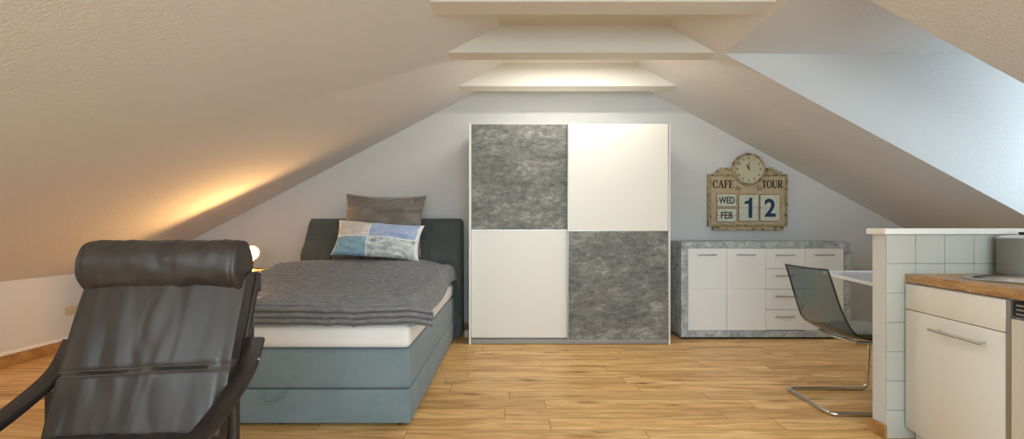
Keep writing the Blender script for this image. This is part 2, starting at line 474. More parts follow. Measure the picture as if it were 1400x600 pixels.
def window(idx, axis, c0, c1, z0, z1, at, label, mull=2):
    r = thing('window_%d' % idx, label, 'window'); r['kind'] = 'structure'
    f = bmesh.new(); w = .06
    def bx(a0, a1, q0, q1, d0=-.03, d1=.03):
        if axis == 'y': box(f, a0, a1, at + d0, at + d1, q0, q1, .004, 1)
        else: box(f, at + d0, at + d1, a0, a1, q0, q1, .004, 1)
    bx(c0, c1, z0, z0 + w); bx(c0, c1, z1 - w, z1); bx(c0, c0 + w, z0 + w, z1 - w); bx(c1 - w, c1, z0 + w, z1 - w)
    for k in range(1, mull):
        m_ = c0 + (c1 - c0) * k / mull; bx(m_ - .04, m_ + .04, z0 + w, z1 - w)
    obj('window_frame', f, M_frame, r)
    f = bmesh.new()
    if axis == 'y': box(f, c0 + .02, c1 - .02, at - .004, at + .004, z0 + .02, z1 - .02)
    else: box(f, at - .004, at + .004, c0 + .02, c1 - .02, z0 + .02, z1 - .02)
    obj('window_pane', f, M_glass, r)
    return r
b = bmesh.new()
EY0, EY1, EZ0, EZ1 = DY0 + .16, DY1 - .16, 1.18, DZ - .16
box(b, DXW, DXW + .1, DY0, EY0, zr(DXW), DZ); box(b, DXW, DXW + .1, EY1, DY1, zr(DXW), DZ)
box(b, DXW, DXW + .1, EY0, EY1, zr(DXW), EZ0); box(b, DXW, DXW + .1, EY0, EY1, EZ1, DZ)
struct('wall_dormer', b, M_dorm, 'end wall of the dormer around its window', 'wall')
window(1, 'x', EY0, EY1, EZ0, EZ1, DXW + .05, 'dormer window on the right giving the daylight', 2)
window(2, 'y', WX0, WX1, WZ0, WZ1, YF - .08, 'unseen three-part window added for daylight in the gable opposite the wardrobe', 3)  # window behind the camera, added to light the room from the front

r = thing('window_3', 'unseen roof window added in the right slope to light the left one', 'window', ((RX0 + RX1) / 2, (RY0 + RY1) / 2, zr((RX0 + RX1) / 2))); r['kind'] = 'structure'  # roof window out of view, added to light the left slope evenly
b = bmesh.new()
def slp(bm, a0, a1, q0, q1, o0=.04, o1=.12): prism(bm, [(a0, zr(a0) + o0), (a1, zr(a1) + o0), (a1, zr(a1) + o1), (a0, zr(a0) + o1)], 'y', q0, q1)
slp(b, RX0, RX1, RY0, RY0 + .06); slp(b, RX0, RX1, RY1 - .06, RY1); slp(b, RX0, RX0 + .06, RY0 + .06, RY1 - .06); slp(b, RX1 - .06, RX1, RY0 + .06, RY1 - .06)
obj('window_frame', b, M_frame, r)
b = bmesh.new(); slp(b, RX0 + .02, RX1 - .02, RY0 + .02, RY1 - .02, .075, .082); obj('window_pane', b, M_glass, r)

r = thing('window_4', 'unseen roof window added in the left slope for cool fill light', 'window', ((QX0 + QX1) / 2, (QY0 + QY1) / 2, zl((QX0 + QX1) / 2))); r['kind'] = 'structure'  # unseen roof window, added for cool light on armchair and right slope
b = bmesh.new()
sll(b, QX0, QX1, QY0, QY0 + .06, .04, .12); sll(b, QX0, QX1, QY1 - .06, QY1, .04, .12); sll(b, QX0, QX0 + .06, QY0 + .06, QY1 - .06, .04, .12); sll(b, QX1 - .06, QX1, QY0 + .06, QY1 - .06, .04, .12)
obj('window_frame', b, M_frame, r)
b = bmesh.new(); sll(b, QX0 + .02, QX1 - .02, QY0 + .02, QY1 - .02, .075, .082); obj('window_pane', b, M_glass, r)

# ------------------------------------------------------------------ wardrobe
W = thing('wardrobe', 'tall two-door sliding wardrobe with white and grey concrete-look squares', 'wardrobe', (.565, 4.79, 0))
x0, x1, wf, wb, wz = -.387, 1.519, 4.483, 5.09, 2.096
b = bmesh.new()
box(b, x0, x0 + .018, wf, wb, 0, wz, .001, 1); box(b, x1 - .018, x1, wf, wb, 0, wz, .001, 1)
box(b, x0 + .018, x1 - .018, wf + .03, wb, wz - .02, wz - .001); box(b, x0 + .018, x1 - .018, wb - .012, wb - .002, .03, wz - .02)
box(b, x0 + .018, x1 - .018, wf + .09, wb - .02, .035, .055)
obj('body', b, M_lam, W)
b = bmesh.new(); box(b, x0 + .018, x1 - .018, wf + .012, wf + .085, .004, .046, .002, 1); box(b, x0 + .018, x1 - .018, wf + .05, wf + .075, .046, .054)
obj('bottom_rail', b, M_alud, W)
b = bmesh.new(); box(b, x0 + .018, x1 - .018, wf + .052, wf + .09, wz - .045, wz - .021)
obj('top_rail', b, M_alud, W)
def slide(xa, xb, y, za, zb, zm, cu, cl):
    f = bmesh.new()
    e = .011
    box(f, xa, xa + e, y - .004, y + .02, za, zb, .003, 2); box(f, xb - e, xb, y - .004, y + .02, za, zb, .003, 2)
    box(f, xa + e, xb - e, y + .001, y + .02, za, za + .006); box(f, xa + e, xb - e, y + .001, y + .02, zb - .004, zb)
    box(f, xa + e, xb - e, y + .0012, y + .018, zm - .003, zm + .003)
    d = obj('door', f, M_alu, W)
    f = bmesh.new(); box(f, xa + e, xb - e, y, y + .016, zm + .003, zb - .004); obj('panel', f, cu, d, label='upper square panel')
    f = bmesh.new(); box(f, xa + e, xb - e, y, y + .016, za + .006, zm - .003); obj('panel', f, cl, d, label='lower square panel')
slide(x0 + .012, .556, wf + .028, .058, wz - .004, 1.084, M_conc, M_lam)
slide(.544, x1 - .012, wf + .002, .036, wz - .002, 1.075, M_lam, M_conc)
b = bmesh.new()
for k in range(4): box(b, .62 + .03 * k, .636 + .03 * k, wf + .035, wf + .06, wz, wz + .006 + .002 * (k % 2))
obj('rail_clips', b, M_lam, W)

# ------------------------------------------------------------------ sideboard
S = thing('sideboard', 'low grey concrete-look sideboard with white doors and four drawers', 'sideboard', (2.54, 4.9, 0))
x0, x1, sf, sb, sz = 1.70, 3.383, 4.70, 5.10, .968
t = .064
b = bmesh.new()
box(b, x0, x0 + t, sf, sb, .02, sz, .001, 1); box(b, x1 - t, x1, sf, sb, .02, sz, .001, 1)
box(b, x0 + t, x1 - t, sf, sb, sz - t, sz, .001, 1); box(b, x0 + t, x1 - t, sf, sb, .02, .02 + t, .001, 1)
box(b, x0 + t, x1 - t, sb - .01, sb, .02 + t, sz - t)
obj('body', b, M_conc2, S)
b = bmesh.new(); box(b, x0 + .03, x1 - .03, sf + .03, sb - .03, 0, .02)
obj('plinth', b, M_gap, S)
def bar(parent, cx, y, z, ln, mat, along='x', r=.006, off=.026):
    f = bmesh.new()
    if along == 'x':
        box(f, cx - ln / 2, cx + ln / 2, y - off - .005, y - off + .005, z - .006, z + .006, .003, 2)
        for s in (-1, 1): box(f, cx + s * (ln / 2 - .012) - .005, cx + s * (ln / 2 - .012) + .005, y - off, y, z - .005, z + .005)
    return obj('handle', f, mat, parent, smooth=True)
xi0, xi1, zi0, zi1 = x0 + t + .003, x1 - t - .003, .02 + t + .003, sz - t - .003
cw = (xi1 - xi0) / 4
b = bmesh.new(); box(b, xi0, xi1, sf + .024, sf + .03, zi0, zi1); obj('inner_front', b, M_gap, S)
zm = zi0 + (zi1 - zi0) * .505
for c in (0, 1, 3):
    a0, a1 = xi0 + c * cw + .0015, xi0 + (c + 1) * cw - .0015
    f = bmesh.new(); box(f, a0, a1, sf + .004, sf + .022, zm + .0022, zi1, .001, 1); box(f, a0, a1, sf + .004, sf + .022, zi0, zm - .0022, .001, 1)
    box(f, a0 + .001, a1 - .001, sf + .012, sf + .022, zm - .0022, zm + .0022)
    d = obj('door', f, M_lam2, S)
    bar(d, (a0 + a1) / 2 - .01, sf + .004, zi1 - .063, .185, M_alu)
dh = (zi1 - zi0) / 4
for k in range(4):
    a0, a1 = xi0 + 2 * cw + .0015, xi0 + 3 * cw - .0015
    f = bmesh.new(); z1_ = zi1 - k * dh; z0_ = z1_ - dh + .004
    box(f, a0, a1, sf + .004, sf + .022, z0_, z1_, .001, 1)
    d = obj('drawer', f, M_lam2, S)
    bar(d, (a0 + a1) / 2 - .01, sf + .004, z1_ - .066, .185, M_alu)

# ------------------------------------------------------------------ bed
B = thing('box_spring_bed', 'blue-grey upholstered box spring bed with dark headboard and white mattress', 'bed', (-1.27, 3.7, 0))
bx0, bx1, by0, by1 = -2.0, -.55, 2.62, 4.69
def soft_box(bm, x0, x1, y0, y1, z0, z1, r, crown=0.0, seg=4):
    box(bm, x0, x1, y0, y1, z0, z1, r, seg)
b = bmesh.new(); soft_box(b, bx0, bx1, by0, by1, .018, .207, .014); obj('storage_base', b, M_bed, B, smooth=True)
b = bmesh.new(); soft_box(b, bx0, bx1, by0, by1, .211, .424, .022); obj('box_spring', b, M_bed, B, smooth=True)
b = bmesh.new(); soft_box(b, bx0 + .008, bx1 - .006, by0 + .02, by1 - .01, .427, .56, .035)
soft_box(b, bx0 + .012, bx1 - .012, by0 + .028, by1 - .01, .556, .65, .04)
obj('mattress', b, M_mat, B, smooth=True)
for fx in (-1.86, -1.29, -.62):
    for fy in (2.68, 4.4):
        b = bmesh.new(); lathe(b, [(0, 0), (.022, 0), (.025, .006), (.022, .019), (0, .019)], (fx, fy, 0), 16); obj('foot', b, M_dark, B, smooth=True)
b = bmesh.new()
hx = 1.58
prof = [(4.70, .02), (4.69, .50), (4.665, .72), (4.655, .82), (4.675, .87), (4.74, .97), (4.80, 1.07), (4.855, 1.165), (4.90, 1.2), (4.98, 1.2), (5.03, 1.18), (5.05, 1.1), (5.05, .02)]
pr = [(p.x, p.y) for p in catmull([(a, c, 0) for a, c in prof[:9]], 6)] + prof[9:]
NX = 80
rings = []
hx0, hx1 = -2.068, -.49
for i in range(NX + 1):
    u = i / NX; x = hx0 + (hx1 - hx0) * u
    ed = min(u, 1 - u) * (hx1 - hx0)
    rr = 0.022 * (1 - math.sqrt(max(0, 1 - (1 - min(1, ed / .022)) ** 2))) if ed < .022 else 0
    ring = []
    for (y, z) in pr:
        d = 0
        if y < 4.93:
            for s in (.20, .40, .60, .80):
                d += .014 * math.exp(-((x - (hx0 + (hx1 - hx0) * s)) / .011) ** 2) * (1 if z > .1 else 0)
            d += .014 * math.exp(-((z - .985) / .012) ** 2)
            d = min(d, .016)
        ring.append(b.verts.new((x, y + d + rr * (1 if y < 4.95 else -1), z - (rr if z > .9 else 0))))
    rings.append(ring)
for a, c in zip(rings, rings[1:]):
    for k in range(len(pr)):
        k2 = (k + 1) % len(pr); b.faces.new((a[k], a[k2], c[k2], c[k]))
b.faces.new(rings[0]); b.faces.new(rings[-1][::-1])
obj('headboard', b, M_head, B, smooth=50)
# pull strap
b = bmesh.new()
tube(b, catmull([(-1.350, 2.613, .210), (-1.368, 2.602, .175), (-1.350, 2.596, .148), (-1.305, 2.597, .143), (-1.262, 2.603, .168), (-1.232, 2.613, .210)], 8), .0055, 8)
obj('pull_strap', b, M_bed, B, smooth=True)

# blanket
def blanket():
    bm = bmesh.new(); uvl = bm.loops.layers.uv.new('UVMap')
    xr_, xl_, yf_ = -.60, -1.98, 2.66
    NU, NV = 230, 640
    u0, u1 = xl_ - .22, xr_ + .18
    v0, v1 = yf_ - .155, 4.645
    R = .062
    def over(d):        # arclength past the edge -> (outward, down)
        if d <= 0: return (d, 0.0)
        a = d / R
        if a < PI / 2 * .92: return (R * math.sin(a), R * (1 - math.cos(a)))
        am = PI / 2 * .92; e = d - am * R
        return (R * math.sin(am) + e * math.cos(am), R * (1 - math.cos(am)) + e * math.sin(am))
    G = []; U = []
    for j in range(NV + 1):
        row = []; ur = []
        for i in range(NU + 1):
            u = u0 + (u1 - u0) * i / NU; v = v0 + (v1 - v0) * j / NV
            # head end: the cloth is tucked round the pillow bump, narrower drop
            ox, dz1 = over(u - xr_); ol, dz2 = over(xl_ - u); oy, dz3 = over(yf_ - v)
            X = xr_ + ox if u > xl_ + .3 else xl_ - ol
            Y = yf_ - oy
            dz = dz1 + dz2 + dz3
            if dz1 > 0 and dz3 > 0:      # the front flap runs straight on past the corner
                k = sstep(0, .075, yf_ - v)
                X += (u - X) * k
                dz = dz1 * (1 - k) + dz3 + .10 * dz1 * k
            if dz2 > 0 and dz3 > 0:
                dz = math.hypot(dz2, dz3); k = min(dz2, dz3) / .1; X -= .05 * k
            base = .692 + .105 * sstep(3.35, 4.25, Y) - .012 * sstep(4.3, 4.65, Y)
            # rounded shoulder near the right edge at the head
            base -= .05 * sstep(-.86, -.60, X) * sstep(3.2, 4.3, Y)
            base -= .006 * math.exp(-((u + 1.08 + .10 * math.sin(v * 1.7 + 1)) / .010) ** 2) + .005 * math.exp(-((u + .78 + .03 * v) / .008) ** 2) + .005 * math.exp(-((u + 1.62) / .008) ** 2)
            base += .014 * nz(X, Y, 3, 2.2) + .007 * nz(X, Y, 8, 6.5)
            hang = min(1, dz / .1)
            fold = .010 * hang * math.sin(v * 7 + 2 * nz(v, 0, 0, 2)) * (1 if (dz1 + dz2) > dz3 else 0)
            fy = .004 * hang * math.sin(u * 7 + 3 * nz(u, 0, 5, 2)) * (1 if dz3 > (dz1 + dz2) else 0)
            # stitched pleats: real ridges
            pl = abs(math.sin(PI * v / .031)) ** .6 * .0042 + (.0085 * nz(u * 30 + 4 * nz(u, v, 3, 2), v * 12 + u * 7, 1.0) + .0022 * nz(u, v * 1.6, 2, 24)) * (1 - sstep(.0, .04, yf_ - v)) + .0012 * nz(u, v, 2, 30)
            row.append(bm.verts.new((X + ((fold if dz1 > 0 else -fold) if dz3 <= 0 else 0) + 0, Y + fy - (pl if dz3 > .03 else 0), base - dz + (pl if hang < .5 else 0)))); ur.append((u, v))
        G.append(row); U.append(ur)
    for j in range(NV):
        for i in range(NU):
            f = bm.faces.new((G[j][i], G[j][i + 1], G[j + 1][i + 1], G[j + 1][i]))
            for lp, q in zip(f.loops, (U[j][i], U[j][i + 1], U[j + 1][i + 1], U[j + 1][i])): lp[uvl].uv = q
    return bm
o = solo('bed_blanket', blanket(), M_blanket, 'quilted grey satin bedspread with stitched pleats spread over the bed', 'blanket', smooth=80)
md = o.modifiers.new('thick', 'SOLIDIFY'); md.thickness = .012; md.offset = -1

# pillows
def pillow_bm(w, h, th, seed, wr=.01, n_=56, ears=.05, soft=2.6, uvs=True):
    bm = bmesh.new(); uvl = bm.loops.layers.uv.new('UVMap')
    F = []
    for side in (1, -1):
        G = []
        for j in range(n_ + 1):
            row = []
            for i in range(n_ + 1):
                u, v = -1 + 2 * i / n_, -1 + 2 * j / n_
                x = u * w / 2 * (1 - ears * (1 - v * v) ** 1.0 * abs(u) ** 3 * 1.2)
                z = v * h / 2 * (1 - ears * (1 - u * u) * abs(v) ** 3 * 1.4)
                prof_ = (max(0, 1 - abs(u) ** soft) * max(0, 1 - abs(v) ** soft)) ** .55
                d = th / 2 * prof_
                edge = max(abs(u), abs(v))
                f_ = sstep(1.0, .9, edge)
                ridge = math.sin(14 * v + 5 * nz(u, v, seed, 1.2)) * sstep(.45, .95, abs(u)) + math.sin(11 * u + 5 * nz(u, v, seed + 4, 1.3)) * sstep(.6, .98, abs(v)) * .6
                d += f_ * (wr * .8 * ridge * .6 + wr * 1.0 * nz(u * 1.6, v * 3.2, seed + side, 1.6))
                row.append((x, -side * max(d, 0), z + .004 * nz(u, v, seed, 2.5)))
            G.append(row)
        F.append(G)
    V = {}
    def vert(s, j, i):
        if i in (0, n_) or j in (0, n_): s = 0
        if (s, j, i) not in V:
            x, y, z = F[s][j][i]; V[(s, j, i)] = bm.verts.new((x, 0 if (i in (0, n_) or j in (0, n_)) else y, z))
        return V[(s, j, i)]
    for s in (0, 1):
        for j in range(n_):
            for i in range(n_):
                q = [(j, i), (j, i + 1), (j + 1, i + 1), (j + 1, i)]
                if s: q = q[::-1]
                f = bm.faces.new([vert(s, a, c) for a, c in q])
                for lp, (a, c) in zip(f.loops, q): lp[uvl].uv = (c / n_, a / n_)
    return bm
def place(bm, loc, rx, ry, rz):
    M = Matrix.Translation(loc) @ Matrix.Rotation(rz, 4, 'Z') @ Matrix.Rotation(rx, 4, 'X') @ Matrix.Rotation(ry, 4, 'Y')
    for v in bm.verts: v.co = M @ v.co
    return bm
m = MT('grey_satin', g(112, 106, 100), 0.42, spec=0.4); m.b.inputs['Sheen Weight'].default_value = .3
m.bump(m.noise(m.coord((3, 3, 14)), 2.0, 4, .6, .8), .35, .012); M_gpil = m.m
bm = place(pillow_bm(.80, .64, .17, 3.3, .030, ears=.07), (-1.235, 4.62, 1.128), math.radians(-17), math.radians(1.5), 0)
solo('pillow', bm, M_gpil, 'large plain grey satin pillow standing against the headboard', 'pillow', smooth=80)

def mat_patt():
    m = MT('patchwork_print', rough=0.75, spec=0.25)
    uv = m.n('ShaderNodeUVMap'); sp = m.n('ShaderNodeSeparateXYZ'); m.L.new(uv.outputs[0], sp.inputs[0])
    U, V = sp.outputs[0], sp.outputs[1]
    def mp(sc3):
        q = m.n('ShaderNodeMapping'); q.inputs['Scale'].default_value = sc3
        m.L.new(uv.outputs[0], q.inputs['Vector']); return q.outputs[0]
    n1 = m.noise(mp((2.2, 1, 1)), 5, 5, .65, 1.5)
    n2 = m.noise(mp((2.2, 1, 1)), 12, 6, .7, 2.0)
    tl = m.ramp(n1, [(.3, g(192, 180, 170)), (.6, g(212, 208, 204))])
    tr = m.ramp(n2, [(.4, g(150, 170, 208)), (.56, g(168, 184, 214)), (.62, g(196, 206, 224))])
    bl = m.ramp(n2, [(.36, g(112, 150, 176)), (.52, g(142, 178, 196)), (.64, g(176, 200, 208))])
    br = m.ramp(n1, [(.35, g(140, 150, 156)), (.5, g(196, 202, 204)), (.68, g(224, 226, 224))])
    gt = lambda s, t: m.math('GREATER_THAN', s, t)
    right = gt(U, .40); top = gt(V, .50)
    c = m.mix(top, m.mix(right, bl, br), m.mix(right, tl, tr))
    # white dividing lines
    lines = m.math('MAXIMUM', m.math('LESS_THAN', m.math('ABSOLUTE', m.math('SUBTRACT', U, .40)), .007), m.math('LESS_THAN', m.math('ABSOLUTE', m.math('SUBTRACT', V, .50)), .014))
    c = m.mix(lines, c, g(230, 232, 232))
    # white outer border at the right and the pale squares near the cross
    c = m.mix(gt(U, .955), c, g(222, 224, 226))
    def rect(a0, a1, b0, b1):
        r = m.math('MULTIPLY', m.math('MULTIPLY', gt(U, a0), m.math('LESS_THAN', U, a1)), m.math('MULTIPLY', gt(V, b0), m.math('LESS_THAN', V, b1)))
        return r
    for a0, b0 in ((.335, .56), (.335, .66), (.335, .76), (.365, .56), (.365, .66), (.365, .76)):
        c = m.mix(rect(a0, a0 + .022, b0, b0 + .065), c, g(232, 222, 214))
    m.color(c)
    m.bump(m.noise(mp((5, 3, 1)), 3, 4, .6, 1.0), .4, .01)
    return m.m
bm = place(pillow_bm(.80, .36, .15, 7.1, .018, ears=.06), (-1.205, 4.34, .992), math.radians(-27), math.radians(4.5), math.radians(2))
solo('pillow', bm, mat_patt(), 'small oblong pillow with blue and white patchwork print on the bed', 'pillow', smooth=80)

# ------------------------------------------------------------------ bedside table and lamp
LX, LY = -2.458, 4.52
NS = thing('bedside_table', 'small wooden bedside table left of the bed carrying the glowing lamp', 'table', (LX - .02, LY, 0))
nx0, nx1, ny0, ny1, nzt = LX - .24, LX + .10, LY - .17, LY + .22, .704
b = bmesh.new(); box(b, nx0, nx1, ny0, ny1, nzt - .022, nzt, .003, 2); obj('table_top', b, M_nstand, NS)
b = bmesh.new(); box(b, nx0 + .015, nx1 - .015, ny0 + .015, ny1 - .01, .28, nzt - .022); obj('body', b, M_nstand, NS)
b = bmesh.new(); box(b, nx0 + .02, nx1 - .02, ny0 + .001, ny0 + .015, .5, nzt - .03, .002, 1); d = obj('drawer', b, M_nstand, NS)
b = bmesh.new(); lathe(b, [(0, 0), (.006, 0), (.006, .012), (.012, .018), (.01, .024), (0, .025)], (LX - .02, ny0 + .001, .59), 12, Matrix.Rotation(PI / 2, 4, 'X')); obj('knob', b, M_alu, d, smooth=True)
for sx in (nx0 + .03, nx1 - .03):
    for sy in (ny0 + .035, ny1 - .03):
        b = bmesh.new(); box(b, sx - .017, sx + .017, sy - .017, sy + .017, 0, .28); obj('leg', b, M_nstand, NS)
LP = thing('table_lamp', 'small brass lamp with a glowing globe bulb beside the bed', 'lamp', (LX, LY, nzt))
M_brass = MT('aged_brass', g(150, 112, 60), 0.35, 0.9).m
b = bmesh.new(); lathe(b, [(0, 0), (.05, 0), (.052, .004), (.048, .009), (.02, .013), (.012, .02), (.01, .05), (.017, .054), (.019, .085), (.014, .09), (0, .09)], (LX, LY, nzt), 32); obj('base', b, M_brass, LP, smooth=50)
b = bmesh.new(); tube(b, [(LX + .018, LY - .005, nzt + .06), (LX + .034, LY - .005, nzt + .06)], .004, 8); obj('switch', b, M_dark, LP, smooth=True)
BZ = .866
gb = bpy.data.materials.new('glowing_bulb_glass'); gb.use_nodes = True
nt_ = gb.node_tree; nt_.nodes.clear()
o_ = nt_.nodes.new('ShaderNodeOutputMaterial'); tr_ = nt_.nodes.new('ShaderNodeBsdfTransparent'); em_ = nt_.nodes.new('ShaderNodeEmission'); mx_ = nt_.nodes.new('ShaderNodeMixShader')
em_.inputs[0].default_value = (1, .72, .36, 1); em_.inputs[1].default_value = 30; mx_.inputs[0].default_value = .35
nt_.links.new(tr_.outputs[0], mx_.inputs[1]); nt_.links.new(em_.outputs[0], mx_.inputs[2]); nt_.links.new(mx_.outputs[0], o_.inputs[0])
b = bmesh.new(); lathe(b, [(0, -.072), (.014, -.07), (.02, -.055)] + [(.058 * math.cos(a), .058 * math.sin(a)) for a in [math.radians(-60 + 10 * k) for k in range(15)]] + [(0, .058)], (LX, LY, BZ), 32); obj('bulb', b, gb, LP, smooth=True)
# reflector dish behind the bulb
RM = Matrix.Rotation(math.radians(10), 4, 'Z') @ Matrix.Rotation(PI / 2, 4, 'X')
b = bmesh.new(); pr_ = [(.068 * math.sin(a), -.068 * math.cos(a)) for a in [math.radians(9 * k) for k in range(11)]]
pr2 = [(.0665 * math.sin(a), -.0665 * math.cos(a)) for a in [math.radians(9 * k) for k in range(10, -1, -1)]]
lathe(b, pr_ + pr2, (LX, LY, BZ), 40, RM); obj('reflector', b, M_brass, LP, smooth=60)
def light(name, kind, loc, energy, col, **kw):
    l = bpy.data.lights.new(name, kind); l.energy = energy; l.color = col
    for k, v in kw.items(): setattr(l, k, v)
    o = bpy.data.objects.new(name, l); o.location = loc; link(o); return o
l = light('lamp_light', 'POINT', (LX, LY, BZ), 40.0, (1.0, .55, .20), shadow_soft_size=.012); l.parent = LP; l.location = (0, 0, BZ - nzt)

# ------------------------------------------------------------------ café calendar clock sign
M_tan = MT('aged_cream_paint', rough=.6)
_v = M_tan.noise(M_tan.coord(), 14, 6, .7)
M_tan.color(M_tan.mix(M_tan.ramp(M_tan.noise(M_tan.coord(), 5, 5, .7), [(.55, (0, 0, 0)), (.75, (.4, .4, .4))]), M_tan.ramp(_v, [(.3, g(168, 148, 116)), (.7, g(190, 172, 140))]), g(140, 112, 78))); M_tan = M_tan.m
M_rust = MT('worn_cream_edge', rough=.6)
_v = M_rust.noise(M_rust.coord((1, 1, 1)), 22, 6, .75)
M_rust.color(M_rust.ramp(_v, [(.40, g(92, 62, 40)), (.44, g(142, 122, 92)), (.52, g(172, 158, 126))])); M_rust = M_rust.m
M_card = MT('worn_white_enamel', rough=.4); M_card.color(M_card.ramp(M_card.noise(M_card.coord(), 18, 4, .6), [(.3, g(186, 190, 172)), (.7, g(206, 208, 196))])); M_card = M_card.m
M_cardr = MT('card_rust_border', g(104, 66, 46), .7).m
M_navy = MT('navy_ink', g(20, 52, 82), .5).m
M_ink = MT('black_ink', g(28, 30, 34), .6).m
M_face = MT('clock_face_cream', g(190, 186, 158), .4).m
CY = 5.085
q = CY / 648
PXZ = lambda x, y: ((x - 697) * q, 1.1 + (312 - y) * q)
SG = thing('cafe_clock_sign', 'vintage cream cafe sign with round clock and flip calendar on the wall', 'sign', (PXZ(1022, 0)[0], YB, PXZ(0, 280)[1]))
sx0, _ = PXZ(968, 0); sx1, _ = PXZ(1076.5, 0)
_, sz0 = PXZ(0, 309.5); _, sz1 = PXZ(0, 238)
b = bmesh.new(); box(b, sx0, sx1, CY + .006, YB, sz0, sz1, .003, 1); obj('backboard', b, M_rust, SG)
b = bmesh.new(); box(b, sx0 + .035, sx1 - .03, CY, CY + .007, sz0 + .018, sz1 - .022, .002, 1); obj('front_panel', b, M_tan, SG)
b = bmesh.new()
for a0, a1, c0, c1 in ((sx0, sx1, sz1 - .014, sz1), (sx0, sx1, sz0, sz0 + .012), (sx0, sx0 + .016, sz0, sz1), (sx1 - .014, sx1, sz0, sz1)):
    box(b, a0, a1, CY - .012, CY + .007, c0, c1, .004, 2)
obj('rim', b, M_rust, SG, smooth=True)
lx0, lz1 = PXZ(974.5, 309.7); lx1, lz0 = PXZ(1070, 315)
b = bmesh.new(); box(b, lx0, lx1, CY - .02, YB, lz0, lz1, .004, 2); obj('ledge', b, M_rust, SG, smooth=True)
for (xa, ya, xb, yb, dd) in ((977, 234.8, 1069, 238.2, .0), (981, 231.8, 1064, 235.5, .006), (985, 229, 1058.5, 232.5, .012)):
    a0, c1 = PXZ(xa, ya); a1, c0 = PXZ(xb, yb)
    b = bmesh.new(); box(b, a0, a1, CY - .008 + dd, YB, c0, c1, .004, 3); obj('crown_step', b, M_rust, SG, smooth=True)
# clock
cx, cz = PXZ(1022.4, 231.6); RC = 22.2 * q
RX = Matrix.Rotation(PI / 2, 4, 'X')
b = bmesh.new(); lathe(b, [(0, 0), (RC, 0), (RC + .001, .02), (RC - .004, .042), (RC - .014, .05), (RC - .024, .044), (RC - .027, .03), (0, .028)], (cx, YB - .025, cz), 64, RX)
ck = obj('clock_case', b, M_rust, SG, smooth=50)
b = bmesh.new(); lathe(b, [(0, 0), (RC - .027, 0), (RC - .027, .002), (0, .002)], (cx, YB - .053, cz), 48, RX); obj('clock_face', b, M_face, ck)
def text_bm(bm, s, size, cx, cz, y, off=0.0, sx=1.0, depth=.0008, align='CENTER'):
    cu = bpy.data.curves.new('t', 'FONT'); cu.body = s; cu.size = size; cu.align_x = align; cu.align_y = 'CENTER'
    cu.extrude = depth; cu.offset = off; cu.resolution_u = 4
    o = bpy.data.objects.new('t', cu); link(o)
    dg = bpy.context.evaluated_depsgraph_get(); me = bpy.data.meshes.new_from_object(o.evaluated_get(dg))
    xs = [v.co.x for v in me.vertices]; zs = [v.co.y for v in me.vertices]
    mx, mz = ((min(xs) + max(xs)) / 2 if align == 'CENTER' else 0), (min(zs) + max(zs)) / 2
    for v in me.vertices: v.co = Vector((cx + (v.co.x - mx) * sx, y - v.co.z, cz + v.co.y - mz))
    bm.from_mesh(me); bpy.data.objects.remove(o); bpy.data.curves.remove(cu); bpy.data.meshes.remove(me)
b = bmesh.new()
for h_ in range(1, 13):
    a = math.radians(90 - 30 * h_)
    b = bmesh.new(); text_bm(b, str(h_), .036, cx + math.cos(a) * (RC - .052), cz + math.sin(a) * (RC - .052), YB - .057, .0004); obj('numeral', b, M_ink, ck)

def hand(deg, ln, w):
    b = bmesh.new(); a = math.radians(90 - deg); d = Vector((math.cos(a), 0, math.sin(a))); p = Vector((-d.z, 0, d.x)); c = Vector((cx, YB - .060, cz))
    pts = [c - d * .015 - p * w * .5, c + d * ln * .75 - p * w, c + d * ln, c + d * ln * .75 + p * w, c - d * .015 + p * w * .5]
    A = [b.verts.new(v) for v in pts]; Bv = [b.verts.new(v + Vector((0, -.002, 0))) for v in pts]
    b.faces.new(A); b.faces.new(Bv[::-1])
    for i in range(5): b.faces.new((A[i], A[(i + 1) % 5], Bv[(i + 1) % 5], Bv[i]))
    obj('clock_hand', b, M_ink, ck)
hand(0, .078, .004); hand(-30, .056, .0055)
# cards
def rrect(bm, x0, x1, z0, z1, y0, y1, r, mi=0):
    pts = []
    for (ccx, ccz, a0) in ((x1 - r, z1 - r, 0), (x0 + r, z1 - r, 90), (x0 + r, z0 + r, 180), (x1 - r, z0 + r, 270)):
        for k in range(7):
            a = math.radians(a0 + 15 * k); pts.append((ccx + r * math.cos(a), ccz + r * math.sin(a)))
    prism(bm, pts, 'y', y0, y1, mi)
def card(xa, xb, ya, yb, s, mat, size, off, sx):
    a0, c1 = PXZ(xa, ya); a1, c0 = PXZ(xb, yb); zc = (c0 + c1) / 2
    b = bmesh.new(); rrect(b, a0, a1, c0, c1, CY - .004, CY, .018); cd = obj('card', b, M_cardr, SG)
    for lo, hi in ((zc + .0012, c1 - .006), (c0 + .006, zc - .0012)):
        b = bmesh.new(); rrect(b, a0 + .006, a1 - .006, lo, hi, CY - .007, CY - .004, .011); obj('flap', b, M_card, cd)
    b = bmesh.new()
    if s == '1':
        xm, h_ = (a0 + a1) / 2 + .018, (c1 - c0) * .37
        prism(b, [(xm - .020, zc - h_), (xm + .020, zc - h_), (xm + .020, zc + h_), (xm - .008, zc + h_), (xm - .022, zc + h_ - .028), (xm - .062, zc + h_ - .042), (xm - .062, zc + h_ - .068), (xm - .020, zc + h_ - .064)], 'y', CY - .0085, CY - .007)
    else:
        text_bm(b, s, size, (a0 + a1) / 2, zc, CY - .0078, off, sx)
    obj('lettering', b, mat, cd)
card(979.5, 1007, 264.5, 283, 'WED', M_ink, .100, .0018, .74)
card(979.5, 1007, 284.5, 303.8, 'FEB', M_ink, .100, .0018, .86)
